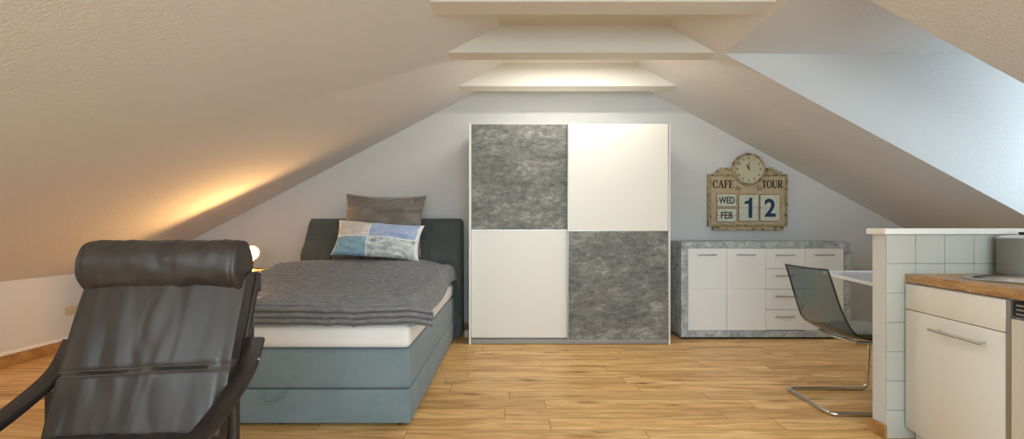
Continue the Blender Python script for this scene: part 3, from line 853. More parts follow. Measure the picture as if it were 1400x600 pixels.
card(1009.3, 1037, 265.5, 302.5, '1', M_navy, .262, .0065, .95)
card(1038.5, 1066.3, 265.5, 302.5, '2', M_navy, .262, .0065, .95)
# serif lettering made of pen strokes: unit = cap height
def pen(bm, pts, ws, y=0.0):
    P = [Vector((p[0], 0, p[1])) for p in pts]
    n_ = len(P); W_ = ws if isinstance(ws, (list, tuple)) else [ws] * n_
    L_, R_ = [], []
    for i, p in enumerate(P):
        t = (P[min(i + 1, n_ - 1)] - P[max(i - 1, 0)]).normalized(); nn = Vector((-t.z, 0, t.x))
        L_.append(p + nn * W_[i] / 2); R_.append(p - nn * W_[i] / 2)
    for i in range(n_ - 1):
        q_ = [L_[i], L_[i + 1], R_[i + 1], R_[i]]
        A = [bm.verts.new(v) for v in q_]; Bv = [bm.verts.new(v + Vector((0, -.0012 / .08, 0))) for v in q_]
        bm.faces.new(A); bm.faces.new(Bv[::-1])
        for k in range(4): bm.faces.new((A[k], A[(k + 1) % 4], Bv[(k + 1) % 4], Bv[k]))
def arc(cx_, cz_, rx, rz, a0, a1, n_=16): return [(cx_ + rx * math.cos(math.radians(a0 + (a1 - a0) * k / n_)), cz_ + rz * math.sin(math.radians(a0 + (a1 - a0) * k / n_))) for k in range(n_ + 1)]
def arcw(a0, a1, thin, thick, n_=16): return [thin + (thick - thin) * abs(math.cos(math.radians(a0 + (a1 - a0) * k / n_))) ** 1.2 for k in range(n_ + 1)]
TK, TN = .19, .075
def glyph(ch):
    s = []
    def st(p, w): s.append((p, w))
    if ch == 'C': st(arc(.36, .5, .30, .48, 50, 310), arcw(50, 310, TN, TK)); st([(.58, .98), (.60, .68)], TN); st([(.60, .10), (.55, .18)], TN); return s, .68
    if ch == 'A': st([(.10, .0), (.36, 1.0)], TN); st([(.34, 1.0), (.60, 0)], TK); st([(.18, .34), (.50, .34)], TN); st([(0, .02), (.22, .02)], TN); st([(.46, .02), (.72, .02)], TN); return s, .74
    if ch == 'F': st([(.16, 0), (.16, 1)], TK); st([(.02, .975), (.56, .975)], TN); st([(.55, 1.0), (.55, .74)], TN); st([(.16, .52), (.42, .52)], TN); st([(.42, .64), (.42, .40)], TN); st([(.02, .025), (.32, .025)], TN); return s, .60
    if ch == 'E': st([(.16, 0), (.16, 1)], TK); st([(.02, .975), (.56, .975)], TN); st([(.55, 1.0), (.55, .76)], TN); st([(.16, .52), (.42, .52)], TN); st([(.42, .64), (.42, .40)], TN); st([(.02, .025), (.60, .025)], TN); st([(.59, 0), (.59, .26)], TN); return s, .66
    if ch == 'T': st([(.33, 0), (.33, 1)], TK); st([(.03, .975), (.63, .975)], TN); st([(.04, 1), (.04, .74)], TN); st([(.62, 1), (.62, .74)], TN); st([(.2, .025), (.46, .025)], TN); return s, .66
    if ch == 'O': st(arc(.36, .5, .30, .48, 0, 360, 28), arcw(0, 360, TN, TK, 28)); return s, .74
    if ch == 'U': st([(.15, 1), (.15, .30)] + arc(.36, .30, .21, .28, 180, 360)[1:] + [(.57, 1)], [TK, TK] + [TK + (TN - TK) * k / 16 for k in range(1, 17)] + [TN]); st([(.02, .975), (.28, .975)], TN); st([(.46, .975), (.68, .975)], TN); return s, .72
    if ch == 'R': st([(.16, 0), (.16, 1)], TK); st([(.02, .975), (.34, .975)], TN); st(arc(.34, .74, .20, .235, 90, -90), arcw(90, -90, TN, TK)); st([(.16, .505), (.36, .505)], TN); st([(.34, .50), (.60, 0)], TK); st([(.02, .025), (.32, .025)], TN); st([(.52, .025), (.70, .025)], TN); return s, .72
    if ch == 'd': st([(.48, 0), (.48, 1)], .11); st(arc(.28, .30, .20, .29, 40, 320), arcw(40, 320, TN, .11)); st([(.38, .98), (.50, .98)], TN); st([(.48, .02), (.58, .02)], TN); return s, .62
    if ch == 'e': st(arc(.27, .30, .21, .28, 10, 320), arcw(10, 320, TN, .11)); st([(.08, .34), (.48, .34)], TN); return s, .54
    if ch == 'l': st([(.14, 0), (.14, 1)], .11); st([(.03, .98), (.16, .98)], TN); st([(.02, .02), (.26, .02)], TN); return s, .30
    if ch == 'a': st([(.38, 0), (.38, .42)] + arc(.26, .42, .12, .16, 0, 160)[1:], .10); st(arc(.22, .17, .17, .15, 90, 330), .08); st([(.38, .02), (.48, .02)], TN); return s, .52
def serif(bm, word, xl, xr, zb, h):
    tot = sum(glyph(c)[1] for c in word); k = (xr - xl) / (tot * h); x = 0
    for c in word:
        s, w = glyph(c)
        for pts, ws in s:
            t = bmesh.new(); pen(t, [(px_ + x, pz_) for px_, pz_ in pts], ws)
            for v in t.verts: v.co = Vector((xl + v.co.x * h * k, CY - .0002 + v.co.y * h * .5, zb + v.co.z * h))
            me = bpy.data.meshes.new('t'); t.to_mesh(me); t.free(); bm.from_mesh(me); bpy.data.meshes.remove(me)
        x += w
def word(s, xa, xb, ytop, ybot):
    b = bmesh.new(); a0, zb = PXZ(xa, ybot); a1, zt_ = PXZ(xb, ytop)
    serif(b, s, a0, a1, zb, zt_ - zb); obj('lettering', b, M_ink, SG)
word('CAFE', 974.5, 1003.5, 246.3, 257); word('de', 1004.8, 1013.3, 253.5, 260)
word('la', 1035.3, 1041.3, 253.5, 260); word('TOUR', 1041.5, 1070.5, 246.3, 257)

# ------------------------------------------------------------------ socket on the left wall
M_sock = MT('ivory_plastic', g(196, 182, 150), .35).m
SK = thing('wall_socket', 'ivory double wall socket on the left knee wall', 'socket', (KL, 4.34, .35))
b = bmesh.new(); box(b, KL, KL + .011, 4.262, 4.418, .312, .392, .004, 2); obj('cover_plate', b, M_sock, SK, smooth=True)
for cy in (4.301, 4.379):
    b = bmesh.new(); RY = Matrix.Rotation(PI / 2, 4, 'Y')
    lathe(b, [(.027, .0), (.027, .003), (.0235, .003), (.0215, -.004), (0, -.004)], (KL + .0115, cy, .352), 32, RY); d = obj('socket_insert', b, M_sock, SK, smooth=50)
    b = bmesh.new()
    for s in (-1, 1): lathe(b, [(0, 0), (.0032, 0), (.0032, .002), (0, .002)], (KL + .0076, cy + s * .0095, .352), 10, RY)
    obj('pin_holes', b, M_dark, d)

# ------------------------------------------------------------------ cable beside the headboard
M_cab = MT('white_cable', g(206, 200, 186), .5).m
b = bmesh.new()
tube(b, catmull([(-.44, 5.10, .95), (-.455, 5.10, .8), (-.428, 5.09, .62), (-.45, 5.095, .45), (-.425, 5.09, .3), (-.44, 5.07, .14), (-.43, 5.0, .02), (-.42, 4.9, .012)], 8), .005, 8)
solo('cable', b, M_cab, 'white power cable hanging between headboard and wardrobe', 'cable', smooth=True)
b = bmesh.new()
tube(b, catmull([(-.402, 5.112, .86), (-.404, 5.112, .7), (-.408, 5.112, .56), (-.402, 5.112, .42), (-.406, 5.112, .25), (-.402, 5.11, .1)], 8), .004, 8)
solo('cable', b, MT('grey_cable', g(120, 112, 98), .5).m, 'thinner grey cable looped on the wall left of the wardrobe', 'cable', smooth=True)
PS = thing('power_plug', 'small white adapter lying on the floor between bed and wardrobe', 'plug', (-.425, 4.80, 0))
b = bmesh.new(); box(b, -.462, -.402, 4.76, 4.84, 0, .075, .016, 3); obj('housing', b, M_cab, PS, smooth=True)

# ------------------------------------------------------------------ leather armchair
A = thing('armchair', 'dark brown leather lounge chair with headrest roll and bent wooden arms', 'armchair', (-1.127, 1.25, 0), math.radians(3))
def cushion(bm, path, halfw, thick, seams=(), nx=60, crown=.03, wr=.006, seed=0.0, edge_r=.04, pinch=None):
    """padded cushion: path of (y,z) surface points (top face), thickness below; width along x"""
    P = [Vector((0, p[0], p[1])) for p in path]
    n_ = len(P); lens = [0]
    for a, c in zip(P, P[1:]): lens.append(lens[-1] + (c - a).length)
    T = lens[-1]
    top, bot = [], []
    for i, p in enumerate(P):
        t = (P[min(i + 1, n_ - 1)] - P[max(i - 1, 0)]).normalized(); nn = Vector((0, -t.z, t.y))
        if nn.y > 0 and abs(nn.y) > abs(nn.z): nn = -nn
        if nn.z < 0 and abs(nn.z) > abs(nn.y): nn = -nn
        rt, rb = [], []; s = lens[i]
        endf = min(1.0, min(s, T - s) / edge_r); ef = math.sqrt(max(0, 1 - (1 - endf) ** 2))
        for k in range(nx + 1):
            u = -1 + 2 * k / nx; ed = (1 - abs(u)) * halfw
            f = math.sqrt(max(0, 1 - (1 - min(1, ed / edge_r)) ** 2)); e = f * ef
            d = crown * (1 - u * u) ** .6 * ef
            for sp in seams: d -= .012 * math.exp(-((s - sp - .012 * u) / .006) ** 2)
            d -= .010 * math.exp(-((abs(u) - .93) / .012) ** 2)
            w_ = wr * (nz(u * 3.5, s * 2.6, seed, 1.6) + .5 * nz(u * 9 + 2 * nz(s, u, 1, 4), s * 3, seed, 1.3))
            d += w_ * e
            rt.append(bm.verts.new(p + Vector((u * halfw, 0, 0)) + nn * (d - thick / 2 * (1 - e))))
            rb.append(bm.verts.new(p + Vector((u * halfw, 0, 0)) - nn * (thick / 2 + thick / 2 * e)))
        top.append(rt); bot.append(rb)
    for G in (top, bot):
        for a, c in zip(G, G[1:]):
            for k in range(nx): bm.faces.new((a[k], a[k + 1], c[k + 1], c[k]) if G is top else (a[k + 1], a[k], c[k], c[k + 1]))
    for i in range(n_ - 1):
        bm.faces.new((top[i][0], top[i + 1][0], bot[i + 1][0], bot[i][0])); bm.faces.new((top[i + 1][nx], top[i][nx], bot[i][nx], bot[i + 1][nx]))
    for k in range(nx):
        bm.faces.new((top[0][k], bot[0][k], bot[0][k + 1], top[0][k + 1])); bm.faces.new((top[-1][k + 1], bot[-1][k + 1], bot[-1][k], top[-1][k]))
bp = [(p.x, p.y) for p in catmull([(.150, .455, 0), (.172, .52, 0), (.213, .645, 0), (.262, .78, 0), (.31, .90, 0), (.338, .965, 0)], 14)]
b = bmesh.new(); cushion(b, bp, .266, .085, seams=(.215,), crown=.024, wr=.0045, seed=2.0)
bc = obj('back_cushion', b, M_leather, A, world=False, smooth=60)
# stitches along the centre seam and the right and left piping
def stitches(fn, n_, name):
    b = bmesh.new()
    for k in range(n_):
        p, d = fn(k / (n_ - 1))
        tube(b, [p - d * .0026, p + d * .0026], 0.0006, 4)
    obj(name, b, M_thread, bc, world=False)
def bsurf(s_at, u):
    acc = 0
    for a, c in zip(bp, bp[1:]):
        L_ = math.hypot(c[0] - a[0], c[1] - a[1])
        if acc + L_ >= s_at:
            f = (s_at - acc) / L_; y = a[0] + (c[0] - a[0]) * f; z = a[1] + (c[1] - a[1]) * f
            t = Vector((0, c[0] - a[0], c[1] - a[1])).normalized(); nn = Vector((0, -t.z, t.y))
            return Vector((u * .266, y, z)), nn, t
        acc += L_
    return Vector((u * .266, bp[-1][0], bp[-1][1])), nn, t
for sgn in (-1, 1):
    def fn(t, sgn=sgn):
        u = -.9 + 1.8 * t; s = .215 + .012 * u + sgn * .0075
        p, nn, tt = bsurf(s, u)
        w_ = .0045 * (nz(u * 3.5, s * 2.6, 2.0, 1.6) + .5 * nz(u * 9 + 2 * nz(s, u, 1, 4), s * 3, 2.0, 1.3))
        return p + nn * (.024 * (1 - u * u) ** .6 + w_ - .012 * math.exp(-(.0075 / .006) ** 2) + .0008), Vector((1, 0, 0))
    stitches(fn, 96, 'stitching')
# seat cushion
sp_ = [(p.x, p.y) for p in catmull([(.165, .485, 0), (.05, .48, 0), (-.10, .48, 0), (-.26, .49, 0), (-.36, .47, 0), (-.39, .43, 0)], 10)]
b = bmesh.new(); cushion(b, sp_, .25, .085, seams=(), crown=.018, wr=.008, seed=5.0, nx=44)
obj('seat_cushion', b, M_leather, A, world=False, smooth=60)
# headrest roll
def roll():
    bm = bmesh.new(); NXr, NS = 90, 40; rings = []
    L_ = .25
    for i in range(NXr + 1):
        u = -1 + 2 * i / NXr; x = u * L_; ed = (1 - abs(u)) * L_
        e = math.sqrt(max(0.0, 1 - (1 - min(1, ed / .012)) ** 2)) * .14 + .86 if ed < .03 else 1
        e *= (1 - .05 * math.exp(-((abs(u) - .93) / .012) ** 2))
        ring = []
        for k in range(NS):
            a = 2 * PI * k / NS
            ca, sa = math.cos(a), math.sin(a)
            ry_, rz_ = .066, .084
            wv = .004 * nz(x * 8 + .6 * sa, ca * 1.2, sa * 1.2, 1.7) + .003 * nz(x * 38, ca * 1.6, sa * 1.6, 1) * (.4 + .6 * abs(sa))
            ring.append(bm.verts.new((x, .338 + (ry_ + wv) * e * ca + .004 * sa, .976 + (rz_ + wv) * e * sa * (1 - .05 * ca))))
        rings.append(ring)
    for a, c in zip(rings, rings[1:]):
        for k in range(NS): bm.faces.new((a[k], a[(k + 1) % NS], c[(k + 1) % NS], c[k]))
    bm.faces.new(rings[0]); bm.faces.new(rings[-1][::-1])
    return bm
obj('headrest_cushion', roll(), M_leather, A, world=False, smooth=60)
for s in (-1, 1):
    X_ = s * .292
    pth = [(p.x, p.y, p.z) for p in catmull([(X_, .325, .732), (X_, .300, .690), (X_, .262, .645), (X_, .19, .604), (X_, .05, .550), (X_, -.12, .515), (X_, -.25, .497), (X_, -.335, .470), (X_, -.370, .41), (X_, -.365, .30), (X_, -.345, .14), (X_, -.325, .05), (X_, -.27, .015), (X_, -.1, .014), (X_, .15, .014), (X_, .33, .014)], 8)]
    b = bmesh.new(); ribbon_solid(b, pth, .056, .024)
    ar = obj('armrest', b, M_bwood, A, world=False, smooth=50)
    b = bmesh.new(); tube(b, [(X_ + s * .027, .285, .672), (X_ + s * .031, .285, .672)], .006, 12); obj('screw', b, M_steel, ar, world=False)
    b = bmesh.new(); ribbon_solid(b, [(s * .262, .225, .60), (s * .262, .225, .45), (s * .262, .22, .2), (s * .265, .21, .02)], .05, .024); obj('post', b, M_bwood, A, world=False, smooth=50)
    X2 = s * .245
    b = bmesh.new(); ribbon_solid(b, catmull([(X2, -.38, .36), (X2, -.16, .355), (X2, .12, .35), (X2, .21, .38), (X2, .26, .50), (X2, .315, .66), (X2, .375, .82), (X2, .425, .94)], 8), .035, .022); obj('frame_rail', b, M_bwood, A, world=False, smooth=50)
for (y_, z_) in ((-.32, .345), (.10, .34), (.37, .74), (.42, .90)):
    b = bmesh.new(); box(b, -.262, .262, y_ - .011, y_ + .011, z_ - .025, z_ + .025, .003, 1); obj('crossbar', b, M_bwood, A, world=False)
for y_ in (.17,):
    b = bmesh.new(); box(b, -.277, .277, y_ - .02, y_ + .02, .30, .325, .003, 1); obj('crossbar', b, M_bwood, A, world=False)

# ------------------------------------------------------------------ cantilever chair
C = thing('cantilever_chair', 'smoked clear plastic chair on chrome cantilever frame at the table', 'chair', (2.165, 3.0, 0), 0)
def shell():
    bm = bmesh.new()
    prof = catmull([(.285, 0, .432), (.20, 0, .447), (.08, 0, .441), (-.05, 0, .437), (-.13, 0, .446), (-.185, 0, .485), (-.215, 0, .55), (-.245, 0, .65), (-.272, 0, .75), (-.305, 0, .852)], 6)
    n_ = len(prof) - 1; NU = 36; G = []
    for i, p in enumerate(prof):
        t = i / n_
        w = .225 - .012 * sstep(.5, 1, t) + .018 * math.sin(PI * min(1, t / .75)) - .02 * sstep(.12, 0, t)
        tg = (prof[min(i + 1, n_)] - prof[max(i - 1, 0)]).normalized(); nn = Vector((tg.z, 0, -tg.x))   # towards the sitter
        row = []
        for k in range(NU + 1):
            u = -1 + 2 * k / NU
            up = (.002 + .014 * math.exp(-((t - .55) / .2) ** 2)) * abs(u) ** 3.0 + .008 * abs(u) ** 2
            row.append(bm.verts.new(p + Vector((0, u * w, 0)) + nn * up * (1 if nn.z > 0 or nn.x > 0 else -1)))
        G.append(row)
    for a, c in zip(G, G[1:]):
        for k in range(NU): bm.faces.new((a[k], a[k + 1], c[k + 1], c[k]))
    return bm
sh = shell(); sh.verts.ensure_lookup_table()
_n = 37; _m = len(sh.verts) // _n
edge = [sh.verts[i * _n].co.copy() for i in range(_m)] + [sh.verts[(_m - 1) * _n + k].co.copy() for k in range(1, _n)] + [sh.verts[i * _n + _n - 1].co.copy() for i in range(_m - 2, -1, -1)] + [sh.verts[k].co.copy() for k in range(_n - 2, -1, -1)]
o = obj('seat_shell', sh, [M_smoke, M_rim], C, world=False, smooth=60)
b = bmesh.new(); tube(b, edge, .0056, 8); obj('shell_edge', b, M_rim, C, world=False, smooth=60, label='dark rounded rim of the seat shell')
md = o.modifiers.new('thick', 'SOLIDIFY'); md.thickness = .009; md.offset = 0; md.material_offset_rim = 1; md.use_even_offset = True
b = bmesh.new()
def fr(y, s):
    return [(.19, y, .412)]
yo = .225; r_ = .0115
def rounded(pts, rad, n_=8):
    P = [Vector(p) for p in pts]; out = [P[0]]
    for a, c, d in zip(P, P[1:], P[2:]):
        i1 = (a - c).normalized(); i2 = (d - c).normalized(); q0 = c + i1 * rad; q1 = c + i2 * rad
        for k in range(n_ + 1):
            t = k / n_; out.append(q0 * (1 - t) ** 2 + c * 2 * t * (1 - t) + q1 * t * t)
    out.append(P[-1]); return out
tube(b, rounded([(-.10, -.17, .418), (.265, -.20, .412), (.265, -yo, .012), (-.285, -yo, .012), (-.285, yo, .012), (.265, yo, .012), (.265, .20, .412), (-.10, .17, .418)], .05), r_, 12)
tube(b, rounded([(-.10, -.17, .418), (-.13, 0, .421), (-.10, .17, .418)], .05), .009, 10)
tube(b, [(.12, -.19, .416), (.12, .19, .416)], .009, 10)
obj('cantilever_frame', b, M_chrome, C, world=False, smooth=60)
def mat_fluff():
    m = MT('grey_sheepskin', rough=.95)
    a = m.noise(m.coord(), 160, 5, .8); m.color(m.ramp(a, [(.3, g(140, 144, 148)), (.7, g(206, 208, 210))])); m.bump(a, .9, .01); return m.m
b = bmesh.new(); NP = 40; G = []
for i in range(NP + 1):
    row = []
    for k in range(NP + 1):
        u, v = -1 + 2 * i / NP, -1 + 2 * k / NP
        sq = 1 - .12 * (u * u * v * v)
        x = 2.235 + u * .165 * sq; y = 3.0 + v * .165 * sq; e = (max(0, 1 - abs(u) ** 6) * max(0, 1 - abs(v) ** 6)) ** .5
        zb_ = .450 + .012 * abs(v) ** 2.5
        row.append((x, y, zb_, zb_ + .004 + .032 * e + .006 * nz(x, y, 0, 60) * e))
    G.append(row)
T_ = [[b.verts.new((x, y, zt_)) for x, y, zb_, zt_ in r] for r in G]; Bt = [[b.verts.new((x, y, zb_)) for x, y, zb_, zt_ in r] for r in G]
for i in range(NP):
    for k in range(NP):
        b.faces.new((T_[i][k], T_[i + 1][k], T_[i + 1][k + 1], T_[i][k + 1])); b.faces.new((Bt[i][k], Bt[i][k + 1], Bt[i + 1][k + 1], Bt[i + 1][k]))
for i in range(NP):
    for R0 in (0, NP):
        b.faces.new((T_[i][R0], T_[i + 1][R0], Bt[i + 1][R0], Bt[i][R0])); b.faces.new((T_[R0][i], T_[R0][i + 1], Bt[R0][i + 1], Bt[R0][i]))
solo('seat_pad', b, mat_fluff(), 'grey fluffy sheepskin pad lying on the clear plastic chair', 'cushion', smooth=70)

# ------------------------------------------------------------------ table
T = thing('dining_table', 'white table with pale glossy top behind the tiled partition', 'table', (2.8, 3.25, 0))
M_ttop = MT('glossy_pale_top', g(196, 198, 208), .12, spec=.6).m
quad = [(2.235, 2.68), (3.5, 2.68), (3.5, 3.83), (2.53, 3.83)]
b = bmesh.new(); prism(b, quad, 'z', .728, .748)
obj('table_edge', b, M_lam2, T)
b = bmesh.new()
def inset(q_, d): 
    c = Vector((sum(p[0] for p in q_) / 4, sum(p[1] for p in q_) / 4)); return [tuple(Vector(p) + (c - Vector(p)).normalized() * d) for p in q_]
prism(b, inset(quad, .016), 'z', .748, .7495); obj('table_top', b, M_ttop, T)
b = bmesh.new(); box(b, 2.535, 3.5, 3.815, 3.83, .748, .758, .002, 1); obj('raised_rim', b, M_lam2, T)
for (tx, ty) in ((2.66, 2.76), (3.42, 2.76), (3.42, 3.75), (2.99, 3.75)):
    b = bmesh.new(); box(b, tx - .025, tx + .025, ty - .025, ty + .025, 0, .728, .003, 1); obj('leg', b, M_lam2, T)

# ------------------------------------------------------------------ kitchen
ang = math.radians(7.6)
K0 = Vector((2.066, 2.470)); kd = Vector((-math.sin(ang), -math.cos(ang))); kn = Vector((math.cos(ang), -math.sin(ang)))   # along the front, into the body
def kp(s, d): p = K0 + kd * s + kn * d; return (p.x, p.y)
def kbox(bm, s0, s1, d0, d1, z0, z1, bev=0, mi=0):
    box(bm, s0, s1, -d1, -d0, z0, z1, bev, 2, mi, M=Matrix.Translation((K0.x, K0.y, 0)) @ Matrix(((kd.x, -kn.x, 0, 0), (kd.y, -kn.y, 0, 0), (0, 0, 1, 0), (0, 0, 0, 1))))
# worktop with a round sink hole
SKX, SKY, SKR = 2.350, 2.135, .222
def worktop():
    bm = bmesh.new()
    outer = [kp(-.0, -.004), kp(1.35, -.004), kp(1.35, .62), (2.72, 2.472)]
    zt_, zb_ = .863, .821
    import itertools
    N = 64; hole = [(SKX + (SKR - .02) * math.cos(2 * PI * k / N), SKY + (SKR - .02) * math.sin(2 * PI * k / N)) for k in range(N)]
    def ray(px, py, a):
        best = None; d = Vector((math.cos(a), math.sin(a)))
        for i in range(4):
            A_, B_ = Vector(outer[i]), Vector(outer[(i + 1) % 4]); e = B_ - A_; den = d.x * e.y - d.y * e.x
            if abs(den) < 1e-9: continue
            w_ = A_ - Vector((px, py)); t = (w_.x * e.y - w_.y * e.x) / den; u = (w_.x * d.y - w_.y * d.x) / den
            if t > 0 and -1e-6 <= u <= 1 + 1e-6 and (best is None or t < best): best = t
        return (px + d.x * best, py + d.y * best)
    angs = sorted(set([2 * PI * k / N for k in range(N)] + [math.atan2(p[1] - SKY, p[0] - SKX) % (2 * PI) for p in outer]))
    rings = []
    for z in (zt_, zb_):
        I = [bm.verts.new((SKX + (SKR - .02) * math.cos(a), SKY + (SKR - .02) * math.sin(a), z)) for a in angs]
        O = [bm.verts.new((*ray(SKX, SKY, a), z)) for a in angs]
        rings.append((I, O))
    n_ = len(angs)
    for k in range(n_):
        k2 = (k + 1) % n_
        (I1, O1), (I2, O2) = rings
        bm.faces.new((I1[k], O1[k], O1[k2], I1[k2])); bm.faces.new((I2[k], I2[k2], O2[k2], O2[k]))
        bm.faces.new((O1[k], O2[k], O2[k2], O1[k2])); bm.faces.new((I1[k], I1[k2], I2[k2], I2[k]))
    return bm
solo('worktop', worktop(), M_wtop, 'oak kitchen worktop with the sink let into it', 'worktop')
b = bmesh.new()
R_ = SKR
lathe(b, [(R_ - .03, .8635), (R_, .8635), (R_ + .001, .866), (R_ - .004, .870), (R_ - .012, .870), (R_ - .03, .866), (R_ - .04, .855), (R_ - .05, .78), (R_ - .07, .72), (R_ - .1, .708), (.03, .704), (0, .704),
          ], (SKX, SKY, 0), 72)
SI = thing('sink', 'round stainless steel sink in the oak worktop', 'sink', (SKX, SKY, .863))
obj('basin', b, M_steel, SI, smooth=60)
b = bmesh.new(); lathe(b, [(0, .7045), (.035, .7045), (.037, .707), (.03, .709), (.01, .708), (0, .711)], (SKX, SKY, 0), 24); obj('drain', b, M_chrome, SI, smooth=50)

KC = thing('kitchen_cabinet', 'cream base cabinet with a bar handle under the oak worktop', 'cabinet', (*kp(.3, .3), 0))
b = bmesh.new()
kbox(b, .012, .030, .022, .56, .10, .82); kbox(b, .562, .580, .022, .56, .10, .82); kbox(b, .03, .562, .022, .56, .10, .118); kbox(b, .03, .562, .54, .56, .118, .82); kbox(b, .03, .562, .022, .035, .66, .70)
kbox(b, .006, .578, .012, .0215, .09, .815, 0)
obj('body', b, M_cream, KC)
b = bmesh.new(); kbox(b, .006, .578, -.008, .012, .684, .812, .002); obj('drawer_front', b, M_cream, KC, smooth=True)
b = bmesh.new(); kbox(b, .006, .578, -.008, .012, .068, .680, .002); kd_ = obj('door', b, M_cream, KC, smooth=True)
b = bmesh.new(); hz = .618
pA, pB = kp(.215, -.040), kp(.515, -.040)
tube(b, [(*pA, hz), (*pB, hz)], .0065, 14)
for s in (.245, .485): tube(b, [(*kp(s, -.040), hz), (*kp(s, -.006), hz)], .0045, 10)
obj('handle', b, M_steel, kd_, smooth=50)
for s, d in ((.09, .06), (.50, .06), (.09, .5), (.50, .5)):
    b = bmesh.new(); lathe(b, [(0, 0), (.03, 0), (.03, .01), (.014, .018), (.014, .09), (.02, .1), (0, .1)], (*kp(s, d), 0), 16); obj('foot', b, M_dark, KC, smooth=50)
b = bmesh.new(); kbox(b, .0, .58, .045, .058, .0, .09); obj('plinth', b, M_lam, KC)

KF = thing('undercounter_fridge', 'white built-under fridge with black vent grille right of the cabinet', 'fridge', (*kp(.9, .3), 0))
b = bmesh.new(); kbox(b, .600, 1.195, .012, .56, .03, .81); obj('body', b, M_alu, KF)
b = bmesh.new(); kbox(b, .584, .602, -.006, .02, .03, .815); obj('side_trim', b, M_alu, KF)
b = bmesh.new(); kbox(b, .612, 1.19, -.014, .012, .05, .745, .004); obj('door', b, M_cream, KF, smooth=True)
b = bmesh.new(); kbox(b, .612, 1.19, .0, .014, .752, .812); vg = obj('vent_grille', b, M_dark, KF)
b = bmesh.new()
for k in range(3): kbox(b, .625, 1.18, -.006, .004, .762 + .017 * k, .768 + .017 * k)
obj('slats', b, M_alu, vg)
for s, d in ((.66, .06), (1.14, .06), (.66, .5), (1.14, .5)):
    b = bmesh.new(); lathe(b, [(0, 0), (.02, 0), (.02, .03), (0, .03)], (*kp(s, d), 0), 12); obj('foot', b, M_dark, KF)

PT = thing('cooking_pot', 'grey-green cooking pot with white lid behind the sink', 'pot', (2.563, 2.372, .863))
M_pot = MT('taupe_enamel', g(136, 133, 124), .35, .2).m
pc = (2.563, 2.372, .8635); pr = .092
b = bmesh.new(); lathe(b, [(0, 0), (pr - .012, 0), (pr - .003, .005), (pr, .016), (pr, .178), (pr + .003, .182), (pr, .185), (pr - .004, .18), (pr - .005, .012), (0, .008)], pc, 56); pot = obj('pot_body', b, M_pot, PT, smooth=50)
b = bmesh.new(); lathe(b, [(0, .186), (pr + .001, .186), (pr + .003, .190), (pr - .01, .196), (.05, .202), (.02, .204), (0, .204)], pc, 56); ld = obj('lid', b, MT('pale_lid', g(206, 210, 212), .2, .3).m, PT, smooth=50)
b = bmesh.new(); lathe(b, [(0, .203), (.008, .203), (.009, .208), (.014, .212), (.012, .217), (0, .219)], pc, 20); obj('knob', b, M_dark, ld, smooth=True)
for a in (0,):
    b = bmesh.new(); tube(b, catmull([(pc[0] + pr - .002, pc[1] - .03, pc[2] + .15), (pc[0] + pr + .03, pc[1] - .02, pc[2] + .152), (pc[0] + pr + .03, pc[1] + .02, pc[2] + .152), (pc[0] + pr - .002, pc[1] + .03, pc[2] + .15)], 6), .006, 8); obj('handle', b, M_dark, PT, smooth=True)

# ------------------------------------------------------------------ lamps
CL = thing('ceiling_lamp', 'long flat white ceiling lamp hidden between the two far crossbeams', 'lamp', (.60, 4.14, FZ))
b = bmesh.new(); box(b, .05, 1.15, 4.10, 4.18, FZ - .025, FZ, .003, 1); obj('housing', b, M_lam, CL)
b = bmesh.new(); box(b, .07, 1.13, 4.11, 4.17, FZ - .036, FZ - .025, .004, 2); obj('diffuser', b, emis('lit_diffuser', (1, .93, .80), 4), CL, smooth=True)
l = light('ceiling_lamp_light', 'AREA', (.60, 4.14, FZ - .042), 15, (1, .95, .85), shape='RECTANGLE', size=1.04, size_y=.06)
l.parent = CL; l.location = (0, 0, -.042)
P2 = thing('fill_pendant', 'unseen white globe pendant added behind the camera as warm fill light', 'lamp', (.3, -.9, FZ))  # pendant out of view, added as a warm fill for the slopes
b = bmesh.new(); tube(b, [(.3, -.9, FZ), (.3, -.9, 2.47)], .004, 8); obj('cord', b, M_dark, P2)
b = bmesh.new(); lathe(b, [(.17 * math.sin(a), -.17 * math.cos(a)) for a in [math.radians(7.5 * k) for k in range(25)]], (.3, -.9, 2.3), 32); obj('fill_globe', b, emis('fill_globe_glow', (1, .90, .78), 4.0), P2, smooth=True)

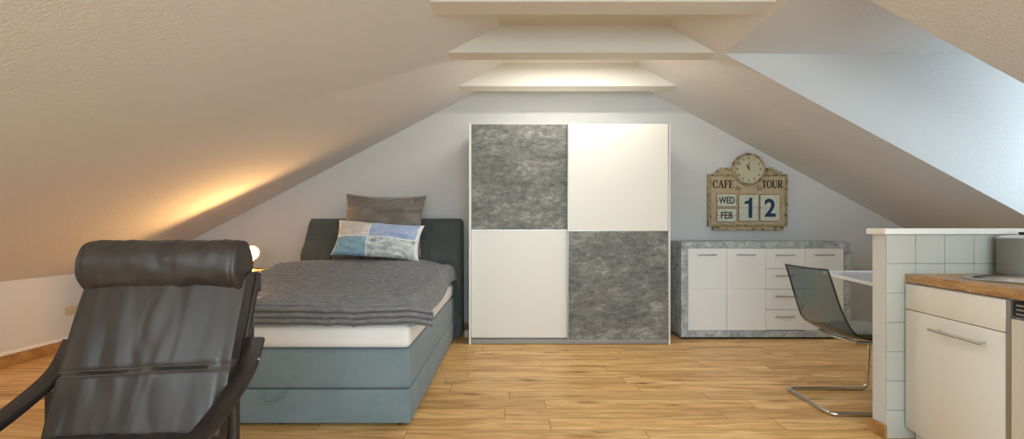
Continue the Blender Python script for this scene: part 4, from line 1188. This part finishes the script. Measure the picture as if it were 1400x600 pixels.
# ------------------------------------------------------------------ daylight: sky through the dormer and the added windows, sampled through portals
w = bpy.data.worlds.new('World'); sc.world = w; w.use_nodes = True
bg = w.node_tree.nodes['Background']; bg.inputs[0].default_value = (.76, .90, .98, 1); bg.inputs[1].default_value = 10.0
def portal(loc, rot, sx, sy):
    l = bpy.data.lights.new('window_portal', 'AREA'); l.shape = 'RECTANGLE'; l.size = sx; l.size_y = sy; l.energy = 1
    l.cycles.is_portal = True
    o = bpy.data.objects.new('window_portal', l); o.location = loc; o.rotation_euler = rot; link(o)
portal((DXW + .01, (EY0 + EY1) / 2, (EZ0 + EZ1) / 2), (0, PI / 2, 0), EZ1 - EZ0, EY1 - EY0)
portal(((RX0 + RX1) / 2, (RY0 + RY1) / 2, zr((RX0 + RX1) / 2) + .02), (0, math.atan(SR), 0), (RX1 - RX0) / math.cos(math.atan(SR)), RY1 - RY0)
portal(((QX0 + QX1) / 2, (QY0 + QY1) / 2, zl((QX0 + QX1) / 2) + .02), (0, -math.atan(SL), 0), (QX1 - QX0) / math.cos(math.atan(SL)), QY1 - QY0)
portal(((WX0 + WX1) / 2, YF - .02, (WZ0 + WZ1) / 2), (PI / 2, 0, 0), WX1 - WX0, WZ1 - WZ0)

# ------------------------------------------------------------------ camera and colour
cam = bpy.data.cameras.new('Camera'); cam.sensor_width = 36; cam.lens = 648 / 1400 * 36
cam.shift_x = 3 / 1400; cam.shift_y = 12 / 1400; cam.clip_start = .05
co = bpy.data.objects.new('Camera', cam); co.location = (0, 0, 1.1); co.rotation_euler = (PI / 2, 0, 0); link(co); sc.camera = co
vs = sc.view_settings
vs.view_transform = 'Standard'; vs.look = 'None'; vs.exposure = 0.45; vs.gamma = 1.0; vs.use_curve_mapping = False
sc.cycles.use_denoising = True
sc.cycles.max_bounces = 10; sc.cycles.diffuse_bounces = 6; sc.cycles.transparent_max_bounces = 12
sc.cycles.caustics_reflective = False; sc.cycles.caustics_refractive = False
sc.cycles.sample_clamp_indirect = 6
